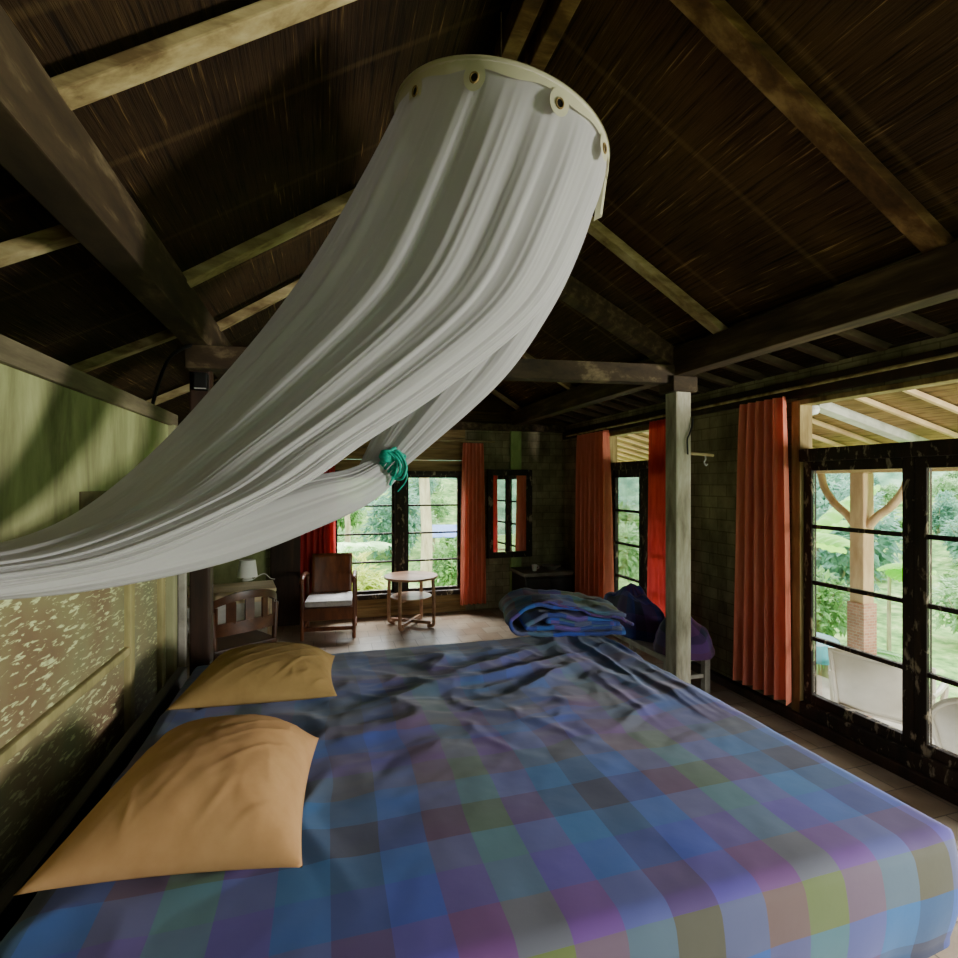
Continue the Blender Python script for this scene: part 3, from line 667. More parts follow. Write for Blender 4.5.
# folded plaid blanket on the far corner
def folded_blanket():
    O = at(507, 648, 3.08); O.z = BT+.02
    xd = Vector((.97, -.22, 0)).normalized(); yd = Vector((.22, .97, 0)).normalized()
    t = empty('folded_blanket', O, 0, 'folded plaid blanket heaped on the far right corner of the bed', 'blanket')
    path = spline([(.62,.012), (.40,.010), (.20,.008), (.06,.02), (.015,.085), (.06,.165), (.16,.215), (.28,.205), (.45,.175), (.62,.13)], 70)
    inner = spline([(.60,.055), (.40,.05), (.22,.045), (.13,.06), (.10,.09), (.15,.125), (.26,.135), (.42,.11), (.59,.085)], 60)
    core = spline([(.57,.075), (.42,.078), (.27,.075), (.21,.088), (.26,.103), (.40,.095), (.56,.08)], 40)
    def layer(pth, nm, th, depth, u0, mat, seed):
        n = len(pth)
        def fn(i, j):
            k = min(n-1, int(i*(n-1)+.5)); x, z = pth[k]
            y = (j)*depth
            x2 = x*1.16 + .03*noise.noise((j*2.3, seed, i*2)) ; z2 = .80*z*(1-.10*j) + .022*noise.noise((x*6, y*6, seed))+.012*noise.noise((x*15, y*12, seed+3)) + .03*max(0, ridge(x*5+y*3, y*4, seed)-.5)*(z > .1)
            p = xd*x2 + yd*(y + .02*noise.noise((x*5, z*5, seed+2)))
            return Vector((p.x, p.y, max(.002, z2)))
        m = MB(); m.grid(n, 30, fn, lambda i, j: (u0+i*1.3, j*depth))
        o = m.build(nm, mat, t, 'all'); md = o.modifiers.new('thick', 'SOLIDIFY'); md.thickness = th; md.offset = 0
        return o
    layer(path, 'outer_fold', .022, .52, .1, 'plaid_blanket', 1)
    layer(inner, 'middle_fold', .026, .50, .55, 'plaid_blanket', 4)
    layer(core, 'inner_fold', .022, .49, .3, 'plaid_blanket', 9)
    tag(layer(spline([(.66,.07),(.60,.10),(.50,.125),(.38,.172),(.26,.222),(.15,.235)],30), 'top_flap', .014, .20, .42, 'plaid_dark', 12), 'dark striped flap')
folded_blanket()

# bench with the spare bedding behind the post
bn = empty('bench', (2.67, 3.85, 0), 0, 'low white painted bench under the purple bedding behind the post', 'bench')
MB().box(-.20, .20, -.50, .56, .285, .33, .008).build('bench_top', 'bench_paint', bn)
for x in (-.17, .17):
    for y in (-.47, .53): MB().box(x-.025, x+.025, y-.025, y+.025, 0, .286, .005).build('leg', 'bench_paint', bn)
MB().box(-.17, .17, -.48, -.46, .14, .17, .004).build('stretcher', 'bench_paint', bn)
def heap(name, cen, rx, ry, h, mat, label, seed, z0, pw=1.7, lean=0):
    t = empty(name, (cen[0], cen[1], z0), 0, label, 'blanket')
    def fn(i, j):
        a = i*2*PI; r = math.sin(min(1, j*1.0)*PI/2)
        zz = max(0, (1-r**pw))**.6
        wob = 1+.22*noise.noise((math.cos(a)*1.5+seed, math.sin(a)*1.5, seed))
        x = rx*r*wob*math.copysign(abs(math.cos(a))**.75, math.cos(a)); y = ry*r*wob*math.copysign(abs(math.sin(a))**.75, math.sin(a))
        z = h*zz*(1+.5*fbm(x*4+seed, y*3, seed)+lean*y/ry) + .07*max(0, ridge(x*3+y*2.2, y*3.2-x*2, seed)-.2)*smooth01(1, .7, r)
        lay = .012*math.sin(z*70)*(r > .8)*(r < .99)
        return Vector((x*(1+lay), y*(1+lay), max(.001, z)))
    m = MB(); m.grid(97, 50, fn, lambda i, j: (i*1.9, j*.6))
    bmesh.ops.remove_doubles(m.bm, verts=m.bm.verts, dist=.0008)
    m.build('blanket_folds', mat, t, 'all')
    return t
heap('blanket', (2.66, 4.12), .215, .40, .36, 'plaid_dark', 'dark blue bundled blanket on the white bench behind the post', 3, .331, lean=.1)
heap('blanket', (2.68, 3.44), .21, .20, .25, 'plaid_purple', 'dull purple bundled blanket at the near end of the white bench', 8, .331)

# ------------------------------------------------------------------ mosquito net
def mosquito_net():
    hc = at(501, 150, 2.0); hoop_r = .405
    root = empty('mosquito_net', hc, 0, 'white mosquito net hanging from a hoop and swept away to the left', 'mosquito net')
    fw = Vector((sn, cs, 0)); rt = Vector((cs, -sn, 0))
    tl = math.radians(-13)
    rt2 = rt*math.cos(tl) + Vector((0,0,math.sin(tl)))
    def tubes(Us, Ls, ds, Bs, nseg, nst, seed, amp, hoop=False, nfold=17, fadein=.12):
        """Us/Ls: the two silhouettes, ds: depth of the middle, Bs: half thickness toward the lens"""
        U = spline(Us, nst); Lw = spline(Ls, nst); D = spline([(d,) if not isinstance(d, tuple) else d for d in ds], nst); B = spline([(b,) for b in Bs], nst)
        def fn(i, j):
            k = min(nst-1, int(j*(nst-1)+.5)); d = D[k][0]; dl = D[k][1] if len(D[k]) > 1 else d
            pu, pl_ = at(U[k][0], U[k][1], d), at(Lw[k][0], Lw[k][1], dl)
            c = (pu+pl_)/2; A = (pl_-pu)/2
            vd = Vector((c.x, c.y, c.z-EYE)).normalized()
            hz = smooth01(0, .30, j)
            bdir = (-fw)*(1-hz) + (-vd)*hz
            bdir = bdir - A*(bdir.dot(A)/A.length_squared)*hz
            bdir.normalize()
            a = i*2*PI
            f = .55*math.sin(a*nfold+3*noise.noise((math.cos(a)*2, math.sin(a)*2, seed+j*.35))+j*2)+.6*noise.noise((math.cos(a)*5+j*1.1, math.sin(a)*5, seed))+.5*noise.noise((math.cos(a)*11+j*1.3, math.sin(a)*11, seed+5))+.35*noise.noise((math.cos(a)*24+j*1.6, math.sin(a)*24, seed+8))
            sc = 1 + 0*f
            p = c + A*math.cos(a)*sc + bdir*B[k][0]*math.sin(a)*sc
            rad = (A*math.cos(a)/max(A.length,1e-4) + bdir*math.sin(a)).normalized()
            side = math.sin(a)**2
            p += rad*f*amp*(1-.55*j)*smooth01(0, fadein, j)*(.35+.65*side)
            p -= hc
            if hoop:
                w_ = smooth01(0, .22, j); p = p*w_ + (rt2*math.cos(a)*hoop_r - fw*math.sin(a)*hoop_r - Vector((0,0,.42*min(j,.22))))*(1-w_)
            return p
        return fn
    net = MB()
    # main drape
    NS = 150
    fn = tubes([(401,108),(352,200),(296,288),(222,382),(152,458),(76,516),(-6,547),(-120,566)],
               [(605,180),(580,242),(538,312),(452,384),(366,442),(290,492),(130,562),(-60,594)],
               [2.0,1.96,1.88,1.74,1.55,1.34,1.10,.86], [hoop_r,.32,.25,.22,.17,.12,.07,.05], 260, NS, 3, .020, True)
    net.grid(521, NS, fn)
    # right-hand part pulled to the knot
    fn2 = tubes([(548,160),(512,215),(466,285),(402,380),(356,472)],
                [(600,186),(581,245),(549,312),(498,384),(404,468)],
                [2.1,2.08,2.1,2.14,2.16], [.08,.13,.15,.12,.035], 120, 70, 9, .020, nfold=9)
    net.grid(181, 70, fn2)
    # from the knot along the underside
    fn3 = tubes([(386,452),(350,469),(298,480),(200,510),(88,546),(-10,572),(-120,580)],
                [(402,474),(374,500),(326,524),(226,562),(104,588),(-4,600),(-120,606)],
                [2.15,2.02,1.86,1.62,1.30,1.05,.84], [.03,.06,.07,.07,.06,.05,.035], 90, 80, 15, .011, nfold=7, fadein=.05)
    net.grid(131, 80, fn3)
    net.build('net_drape', 'net', root, 'all')
    # hoop, roof of the net, rim band
    hp = [ (rt2*math.cos(a)*hoop_r - fw*math.sin(a)*hoop_r) for a in [2*PI*k/72 for k in range(72)]]
    MB().tube(hp, .009, 8, closed=True).build('hoop', 'white_plastic', root, True)
    band = MB()
    def bf_(i, j):
        a = i*2*PI; p = rt2*math.cos(a)*(hoop_r+.008) - fw*math.sin(a)*(hoop_r+.008)
        sc = .5+.5*math.cos(a*12+.6)
        return p + Vector((0,0,.012 - j*(.038+.014*sc)))
    band.grid(145, 6, bf_); band.build('rim_band', 'net_band', root, 'all')
    top = MB()
    def tf(i, j):
        a = i*2*PI; r = hoop_r*(1-j)*.98+.02; p = rt2*math.cos(a)*r - fw*math.sin(a)*r
        return p + Vector((0,0,.012+.04*j**1.6 + .006*math.sin(a*20)*(1-j)*j*4))
    top.grid(97, 14, tf); top.build('top_panel', 'net_band', root, 'all')
    # hanging tabs with a small dark hole
    for a in (math.radians(x) for x in (33, 66, 104, 136, 180, 220, 265, 315)):
        p = rt2*math.cos(a)*(hoop_r+.014) - fw*math.sin(a)*(hoop_r+.014); out = (rt2*math.cos(a)-fw*math.sin(a))
        tn = Vector((0,0,1)).cross(out).normalized()
        tab = MB(); cpt = p + Vector((0,0,-.058))
        n = 20; ring = [cpt + tn*math.cos(2*PI*k/n)*.035 + Vector((0,0,1))*math.sin(2*PI*k/n)*.045 for k in range(n)]
        hole = [cpt + tn*math.cos(2*PI*k/n)*.013 + Vector((0,0,-.004)) + Vector((0,0,1))*math.sin(2*PI*k/n)*.016 for k in range(n)]
        rv = [tab.bm.verts.new(q) for q in ring]; hv = [tab.bm.verts.new(q) for q in hole]
        for k in range(n): tab.bm.faces.new((rv[k], rv[(k+1)%n], hv[(k+1)%n], hv[k]))
        tb = tab.build('hanging_tab', 'net_band', root, 'all')
        ey = MB().tube([q+out*.002 for q in hole], .0028, 6, closed=True); ey.build('eyelet_ring', 'jamb_wood', tb, True)
        bk = MB(); bk.poly([q-out*.001 for q in hole]); bk.build('eyelet_hole', 'dark_plastic', tb)
    MB().tube([Vector((0,0,.11)), Vector((0,0,.3)), Vector((0, 0, 3.46-hc.z))], .003, 8).build('hanging_cord', 'old_wood', root, True)
    # loose end of the rim on the right
    fl = MB(); e = rt2*hoop_r
    fl.grid(6, 8, lambda i, j: e + fw*(.06*(i-.5)) + Vector((0,0,-.02-.15*j)) + rt*(.012*math.sin(i*5)-.02*j)); fl.build('loose_flap', 'net_band', root, 'all')
    return root
mosquito_net()
# teal rope tying the net
def rope():
    c = at(393, 461, 2.10); t = empty('rope', c, 0, 'teal nylon rope knotted around the gathered net', 'rope')
    fw = Vector((sn, cs, 0)); rt = Vector((cs, -sn, 0)); u = Vector((0,0,1))
    t.scale = (.82,.82,.82); ax = (rt*.75-u*.65).normalized(); bx = ax.cross(fw).normalized()
    m = MB()
    for k in range(5):
        o = ax*(-.03+.016*k)
        m.tube([o + bx*math.cos(a)*.055 + fw*math.sin(a)*.05 + ax*.006*math.sin(a+k) for a in [2*PI*i/28 for i in range(28)]], .0085, 8, closed=True)
    m.build('wrapping', 'rope', t, True)
    m = MB()
    def rnd(): return random.uniform(-.018, .018)
    for k in range(4):
        pts = [rt*(-.03+.012*k)+u*.03-fw*.06, rt*(.0+.014*k)+u*.035-fw*.075, rt*(.035+.012*k)+u*(.0-.01*k)-fw*.07, rt*(.025+.01*k)+u*(-.05-.012*k)-fw*.06, rt*(.01)+u*(-.085)-fw*.05, rt*(-.004+.004*k)+u*(-.125+.02*k)-fw*.05]
        m.tube(spline([tuple(p+Vector((rnd()*.3,rnd()*.3,rnd()*.3))) for p in pts], 24), .0065, 8)
    m.build('loops', 'rope', t, True)
    m = MB(); m.tube(spline([tuple(p) for p in (rt*.05-u*.03-fw*.05, rt*.075-u*.06-fw*.05, rt*.07-u*.10-fw*.05, rt*.03-u*.15-fw*.04)], 20), .0035, 6); m.build('loose_end', 'rope', t, True)
    m = MB().lathe([(0,-.035),(.03,-.028),(.042,0),(.03,.03),(0,.036)], rt*-.02+u*.02-fw*.045, 14); m.build('knot', 'rope', t, True)
rope()

# ------------------------------------------------------------------ armchair by the window
def armchair():
    t = empty('armchair', (.055, 5.97, 0), math.radians(-5), 'wooden armchair with pale seat cushion in front of the red curtain', 'armchair')
    W, D = .265, .24
    for s in (-1, 1):
        MB().tube([(s*W,-D,0), (s*W,-D,.3), (s*W,-D,.60), (s*W,-D+.02,.635)], .019, 10).build('leg', 'red_wood', t, True)
        MB().tube([(s*W,D,0), (s*W,D,.3), (s*W,D+.01,.62)], .019, 10).build('leg', 'red_wood', t, True)
        MB().tube(spline([(s*W,D+.04,.60), (s*W,D-.1,.635), (s*W,0,.655), (s*W,-D+.04,.655), (s*W,-D-.03,.635), (s*W,-D-.035,.595)], 30), .024, 10).build('armrest', 'red_wood', t, True)
        MB().beam((s*W,-D,.10), (s*W,D,.10), .03, .03).build('stretcher', 'red_wood', t)
    MB().beam((-W,-D+.03,.10), (W,-D+.03,.10), .035, .04).build('stretcher', 'red_wood', t)
    MB().box(-W+.01, W-.01, -D-.01, -D+.02, .20, .33, .006).build('apron', 'red_wood', t)
    MB().box(-W+.01, W-.01, -D+.02, D, .30, .335, .006).build('seat_frame', 'red_wood', t)
    m = MB(); m.grid(14, 10, lambda i, j: Vector(((i-.5)*2*(W-.04), (D-.02)*1.0+.02-(0)*j*.0+.02*math.sin(i*PI)+.09*j+.0, .36+.47*j)))
    o = m.build('backrest', 'red_wood', t, 'all'); md = o.modifiers.new('thick', 'SOLIDIFY'); md.thickness = .025
    MB().box(-W+.02, W-.02, -D-.005, D-.02, .336, .405, .028).build('seat_cushion', 'cushion', t, True)
armchair()
def side_table():
    c = at(411, 575, 6.0); t = empty('round_table', (c.x, c.y, 0), math.radians(55.5), 'small round wooden table by the far window', 'table')
    MB().lathe([(0,.555),(.28,.555),(.305,.56),(.312,.572),(.305,.586),(0,.59)], seg=48).build('tabletop', 'table_wood', t, True)
    for k in range(4):
        a = k*PI/2; d = Vector((math.cos(a), math.sin(a), 0))
        MB().tube(spline([tuple(d*.275+Vector((0,0,.556))), tuple(d*.285+Vector((0,0,.35))), tuple(d*.285+Vector((0,0,.12))), tuple(d*.275+Vector((0,0,.035))), tuple(d*.21+Vector((0,0,.022)))], 24), .02, 10).build('leg', 'table_wood', t, True)
    for k in range(2):
        a = k*PI/2; d = Vector((math.cos(a), math.sin(a), 0)); MB().beam(d*-.245+Vector((0,0,.06+.001*k)), d*.245+Vector((0,0,.06+.001*k)), .035, .035).build('cross_bar', 'table_wood', t)
    MB().lathe([(0,.335),(.20,.335),(.235,.342),(.235,.352),(0,.357)], seg=40).build('shelf', 'table_wood', t, True)
    MB().beam((-.25,0,.327), (.25,0,.327), .03, .02).build('shelf_rail', 'table_wood', t)
side_table()

# ------------------------------------------------------------------ desk, lamp, desk chair
DZ = .74
dk = empty('desk', (-.93, 4.95, 0), math.radians(9), 'light wooden desk in the left alcove with a white lamp on it', 'desk')
MB().box(-.60, .50, -.21, .21, DZ-.03, DZ, .006).build('desktop', 'desk_wood', dk)
for x in (-.57, .47):
    for y in (-.18, .18): MB().box(x-.022, x+.022, y-.022, y+.022, 0, DZ-.031, .004).build('leg', 'desk_wood', dk)
MB().box(-.55, .45, .165, .185, .25, DZ-.031, .003).build('back_panel', 'white_paint', dk)
MB().box(-.55, .45, -.19, -.17, DZ-.11, DZ-.031, .003).build('apron', 'desk_wood', dk)
lc = at(247.5, 582, 4.86); 
lp = empty('table_lamp', (lc.x, lc.y, DZ), 0, 'small white table lamp on the alcove desk', 'lamp')
MB().lathe([(0,0),(.045,0),(.05,.008),(.035,.018),(.022,.03),(.018,.06),(0,.06)], seg=24).build('base', 'lamp_white', lp, True)
o = MB().lathe([(.088,.035),(.088,.04),(.070,.19),(.068,.19),(.062,.19),(.0,.188)], seg=32).build('lamp_shade', 'lamp_white', lp, True)
MB().tube(spline([(.05,0,.006),(.10,.01,.04),(.15,.02,.05),(.2,.0,.01),(.24,-.02,.004)], 20), .004, 6).build('cord', 'lamp_white', lp, True)
def desk_chair():
    t = empty('desk_chair', (-.66, 4.36, 0), math.radians(34), 'dark wooden chair with arched slatted back facing the desk', 'chair')
    # local: back toward -Y, seat to +Y
    R = .30
    def arc(z, n=24, r=R, drop=.0, a0=-165, a1=-15):
        pts = []
        for k in range(n):
            a = math.radians(a0+(a1-a0)*k/(n-1)); s = (k/(n-1)*2-1)
            pts.append((r*math.cos(a), r*math.sin(a)*.75, z-drop*s*s))
        return pts
    pts = arc(.83, drop=.13)
    m = MB()
    V = []
    for p in pts:
        p = Vector(p); d = Vector((p.x, p.y, 0)).normalized()
        V.append([m.bm.verts.new(p+d*dx+Vector((0,0,dz))) for dx, dz in ((-.012,-.03),(.012,-.03),(.014,.0),(.012,.028),(-.012,.028))])
    for A, B in zip(V, V[1:]):
        for k in range(5): m.bm.faces.new((A[k], A[(k+1)%5], B[(k+1)%5], B[k]))
    m.bm.faces.new(V[0]); m.bm.faces.new(list(reversed(V[-1])))
    m.build('crest_rail', 'chair_wood', t, True)
    m = MB(); V = []
    for p in arc(.60, drop=.04):
        p = Vector(p); d = Vector((p.x, p.y, 0)).normalized()
        V.append([m.bm.verts.new(p+d*dx+Vector((0,0,dz))) for dx, dz in ((-.012,-.045),(.012,-.045),(.012,.045),(-.012,.045))])
    for A, B in zip(V, V[1:]):
        for k in range(4): m.bm.faces.new((A[k], A[(k+1)%4], B[(k+1)%4], B[k]))
    m.bm.faces.new(V[0]); m.bm.faces.new(list(reversed(V[-1])))
    m.build('lower_rail', 'chair_wood', t, True)
    P = arc(0, 7)
    for k in (1, 2, 3, 4, 5):
        x, y, _ = P[k]; a = math.atan2(y, x)
        MB().box(-.035, .035, -.008, .008, .63, .80-.11*((k-3)/3)**2, .003, Matrix.Translation((x,y,0)) @ Matrix.Rotation(a+PI/2, 4, 'Z')).build('slat', 'chair_wood', t)
    MB().box(-.24, .24, -.19, .23, .41, .45, .012).build('seat', 'chair_wood', t)
    for s in (-1, 1):
        MB().tube([(s*.215,.19,0), (s*.21,.19,.42)], .02, 10).build('leg', 'chair_wood', t, True)
        MB().tube([(s*.23,-.17,0), (s*.225,-.165,.42), (s*.245,-.155,.72)], .02, 10).build('leg', 'chair_wood', t, True)
    MB().beam((-.22,-.168,.24), (.22,-.168,.24), .02, .04).build('stretcher', 'chair_wood', t)
desk_chair()

# ------------------------------------------------------------------ mirror, cabinet and its things
mc = Vector((2.325, YF-.08, 0)); dl = math.radians(3.2)
mr = empty('mirror', (mc.x, mc.y, 1.25), dl, 'dark framed mirror on the far wall reflecting an orange curtain', 'mirror')
w2, h2, fw_ = .24, .50, .075
m = MB(); 
m.box(-w2-fw_, -w2, -.02, .02, -h2-fw_, h2+fw_, .006); m.box(w2, w2+fw_, -.02, .02, -h2-fw_, h2+fw_, .006)
m.box(-w2, w2, -.02, .02, h2, h2+fw_, .006); m.box(-w2, w2, -.02, .02, -h2-fw_, -h2, .006)
m.build('mirror_frame', 'dark_frame', mr)
MB().box(-w2, w2, .0, .008, -h2, h2).build('mirror_glass', 'mirror', mr)
cb = empty('cabinet', (2.68, 6.18, 0), 0, 'low dark cabinet with a slab top in the far right corner', 'cabinet')
MB().box(-.33, .30, -.24, .24, .03, .50, .01).build('carcass', 'black_base', cb)
MB().box(-.36, .32, -.27, .25, .501, .545, .01).build('slab_top', 'slab', cb)
for s in (-1, 1):
    d = MB().box(-.015+s*.155-.145, -.015+s*.155+.145, -.262, -.241, .07, .47, .006).build('door', 'black_base', cb)
    MB().lathe([(0,0),(.010,.004),(.012,.014),(0,.02)], (0,0,0), 12).build('knob', 'metal', d, True, (-.015+s*.04, -.272, .3))
cp = empty('cup', (2.53, 6.08, .546), 0, 'small pale cup on the dark corner cabinet', 'cup')
MB().lathe([(0,0),(.025,0),(.034,.03),(.036,.075),(.032,.075),(.028,.01),(0,.01)], seg=20).build('cup_body', 'white_paint', cp, True)
MB().tube(spline([(.033,0,.06),(.058,0,.055),(.058,0,.03),(.032,0,.02)], 12), .004, 6).build('cup_handle', 'white_paint', cp, True)
tag(MB().lathe([(0,0),(.05,0),(.055,.008),(.12,.045),(.125,.055),(.115,.052),(.05,.015),(0,.012)], seg=28).build('bowl', 'slab', None, True, (2.78, 6.12, .546)), 'shallow grey dish on the corner cabinet right of the cup', 'bowl')

# ------------------------------------------------------------------ small fittings
cbx = empty('cable', (XP-.06, 3.22, 2.3), 0, 'black cable with a lamp holder hanging beside the dark post', 'cable')
p0 = Vector(cbx.location)
pts = [at(192,345,2.92), at(178,351,2.84), at(167,362,2.76), at(158,385,2.66), at(151,410,2.6), at(148,418,2.58)]
MB().tube(spline([tuple(p-p0) for p in pts], 30), .009, 8).build('cord', 'dark_plastic', cbx, True)
e = at(147.5,420,2.58)-p0
MB().lathe([(0,.02),(.016,.018),(.02,-.02),(.024,-.03),(.02,-.04),(0,-.042)], e, 14).build('lamp_holder', 'dark_plastic', cbx, True)
sb = Vector((-.685, 3.335, 2.235))
sp_ = empty('junction_box', sb, 0, 'small black box fixed high on the dark post', 'box')
MB().box(-.035, .035, -.03, .03, -.05, .05, .006).build('casing', 'dark_plastic', sp_); MB().box(-.03, .03, -.034, -.029, -.047, -.04, .001).build('label_strip', 'metal', sp_)
hk = empty('wall_peg', (XPR+.062, 3.12, 1.86), 0, 'pale wooden peg sticking out from the post', 'peg')
MB().tube([(0,0,0), (.09,-.01,-.005), (.19,-.02,-.012)], .011, 8).build('peg', 'pale_batten', hk, True)
MB().tube(spline([(.12,-.014,-.012),(.125,-.02,-.04),(.11,-.02,-.06),(.125,-.02,-.085),(.14,-.02,-.075)],16), .005, 6).build('hook', 'metal', hk, True)
cw = empty('wire', (XPR+.02, 3.085, 2.05), 0, 'short black wire stapled down the pale post', 'wire')
MB().tube(spline([(.045,0,.06),(.035,-.005,.0),(.01,-.006,-.06),(-.005,-.005,-.10),(.0,-.005,-.20)],20), .006, 6).build('strand', 'dark_plastic', cw, True)

# ------------------------------------------------------------------ veranda
VZ = -.42
struct(MB().box(XR+.12, 5.1, -2.5, 9, VZ-.15, VZ), 'veranda_floor', 'concrete', 'pale concrete veranda floor outside the right doors', 'floor')
m = MB(); p = [Vector((XR+.10,-2.5,2.42)), Vector((5.5,-2.5,1.86)), Vector((5.5,9,1.86)), Vector((XR+.10,9,2.42))]; m.prism(p, (0,0,.03))
struct(m, 'veranda_ceiling', 'veranda_mat', 'sunlit bamboo matting of the sloping veranda roof', 'ceiling')
def vz(x): return 2.42-(x-XR-.1)/(5.5-XR-.1)*.56
for k in range(24):
    y = .2+k*.33
    wh = (k == 9)
    o = struct(MB().beam((XR+.12, y, vz(XR+.12)-.03), (5.45, y, vz(5.45)-.03), .032 if not wh else .10, .035 if not wh else .08), 'rafter', 'veranda_beam' if not wh else 'white_paint',
           'pale thin rafter under the veranda roof' if not wh else 'thick white painted rafter under the veranda roof', 'rafter')
    if not wh: tag(o, group='thin veranda rafters')
PVX, PVY = 4.62, 3.50
struct(MB().beam((PVX, -2.5, 1.80), (PVX, 9, 1.80), .12, .12), 'beam', 'veranda_beam', 'pale eaves beam carried by the brick based veranda post', 'beam')
vp = empty('pillar', (PVX, PVY, VZ), 0, 'pale veranda post on a brick base seen through the nearest doors', 'post', kind='structure')
MB().box(-.064, .064, -.064, .064, .98, 1.74-VZ, .01).build('shaft', 'veranda_post', vp)
MB().box(-.078, .078, -.078, .078, 0, 1.0, .004).build('brick_base', 'brick', vp)
for s in (-1, 1):
    MB().tube(spline([(0, s*.06, 1.68), (0, s*.14, 1.78), (0, s*.26, 1.88), (0, s*.36, 2.02), (0, s*.40, 2.16)], 24), .035, 10).build('bracket', 'veranda_post', vp, True)
lf = at(813, 405, 3.75)
vl = empty('ceiling_lamp', (lf.x, lf.y, vz(lf.x)-.03), 0, 'small bulb fitting hanging under the veranda roof', 'lamp')
MB().lathe([(0,0),(.07,0),(.07,-.02),(.02,-.03),(.014,-.07),(.035,-.08),(.045,-.11),(.042,-.15),(0,-.152)], seg=18).build('holder', 'dark_plastic', vl, True)
MB().lathe([(0,-.152),(.034,-.152),(.044,-.18),(.03,-.21),(0,-.218)], seg=16).build('bulb', 'lamp_white', vl, True)
def plastic_chair(loc, rz, label, rounded=False):
    t = empty('plastic_chair', loc, rz, label, 'chair')
    W = .27
    def back(i, j):
        a = i*2-1; h = .42 if not rounded else .42*math.sqrt(max(0, 1-(a*.98)**2))*.6+.17
        x = a*(W+(.02*j)); y = -.24 - .10*j + .05*(a*a)
        return Vector((x, y, .42+h*j))
    m = MB(); m.grid(24, 14, back); o = m.build('backrest', 'white_plastic', t, 'all'); md = o.modifiers.new('thick', 'SOLIDIFY'); md.thickness = .014
    # raised border of the back
    edge = [back(0, j/10) for j in range(11)] + [back(i/20, 1) for i in range(1, 20)] + [back(1, 1-j/10) for j in range(11)]
    MB().tube(edge, .018, 8).build('back_border', 'white_plastic', t, True)
    m = MB(); m.grid(12, 12, lambda i, j: Vector(((i-.5)*2*(W-.01), -.24+.47*j, .42-.02*math.sin(i*PI)*math.sin(j*PI)+.01*j))); o = m.build('seat', 'white_plastic', t, 'all'); md = o.modifiers.new('thick', 'SOLIDIFY'); md.thickness = .016
    for s in (-1, 1):
        MB().tube([(s*(W+.01),-.28,0), (s*(W-.02),-.24,.41)], [.018,.024], 8).build('leg', 'white_plastic', t, True)
        MB().tube([(s*(W+.02),.25,0), (s*(W),.22,.41)], [.018,.024], 8).build('leg', 'white_plastic', t, True)
        MB().tube(spline([(s*(W+.015),-.29,.66), (s*(W+.03),-.1,.655), (s*(W+.03),.12,.64), (s*(W+.025),.20,.58), (s*(W),.22,.42)], 24), .02, 8).build('armrest', 'white_plastic', t, True)
    return t
plastic_chair((3.98, 2.82, VZ), math.radians(-65), 'white plastic chair with a square back just outside the nearest doors')
plastic_chair((3.86, 2.02, VZ), math.radians(-80), 'white plastic chair with a rounded back at the right edge outside', True)
ot = empty('garden_table', (4.02, 3.58, VZ), 0, 'round table with a turquoise cloth on the veranda', 'table')
MB().lathe([(0,.70),(.27,.70),(.275,.715),(0,.72)], seg=36).build('tabletop', 'turquoise', ot, True)
m = MB(); m.grid(97, 12, lambda i, j: Vector(((.277+.03*j+.012*j*math.sin(i*2*PI*13))*math.cos(i*2*PI), (.277+.03*j+.012*j*math.sin(i*2*PI*13))*math.sin(i*2*PI), .718-.14*j))); m.build('cloth_skirt', 'turquoise', ot, 'all')
for k in range(4):
    a = PI/4+k*PI/2; MB().tube([(.2*math.cos(a), .2*math.sin(a), .70), (.24*math.cos(a), .24*math.sin(a), 0)], .018, 8).build('leg', 'white_plastic', ot, True)

# ------------------------------------------------------------------ garden
def ground_z(x, y):
    dx = max(0, x-5.2); dy = max(0, y-7.2); d = max(dx, dy)
    return VZ-.16 - .35*smooth01(0, 3, d) + .02*d + .08*fbm(x*.4, y*.4, 2)*(d > .3) + .26*max(0, d-7) 
m = MB(); m.grid(90, 90, lambda i, j: (lambda x, y: Vector((x, y, ground_z(x, y))))(-14+46*i, -10+46*j)); 
bmesh.ops.delete(m.bm, geom=[f for f in m.bm.faces if -2.4 < f.calc_center_median().x < 4.6 and -2.4 < f.calc_center_median().y < 6.3], context='FACES')
struct(m, 'ground', 'grass', 'bright grassy garden ground outside', 'ground', smooth='all')
m = MB()
def hillf(i, j):
    a = math.radians(-60+270*i); r = 19+10*j
    h = 6.5*j**.8 + .9*fbm(i*14, j*6, 3) + .5*fbm(i*40, j*20, 5)
    return Vector((1+r*math.sin(a), 1+r*math.cos(a), -1.2+h))
m.grid(160, 40, hillf); struct(m, 'hillside', 'hill', 'hazy blue green wooded hillside behind the garden', 'hill', smooth='all')

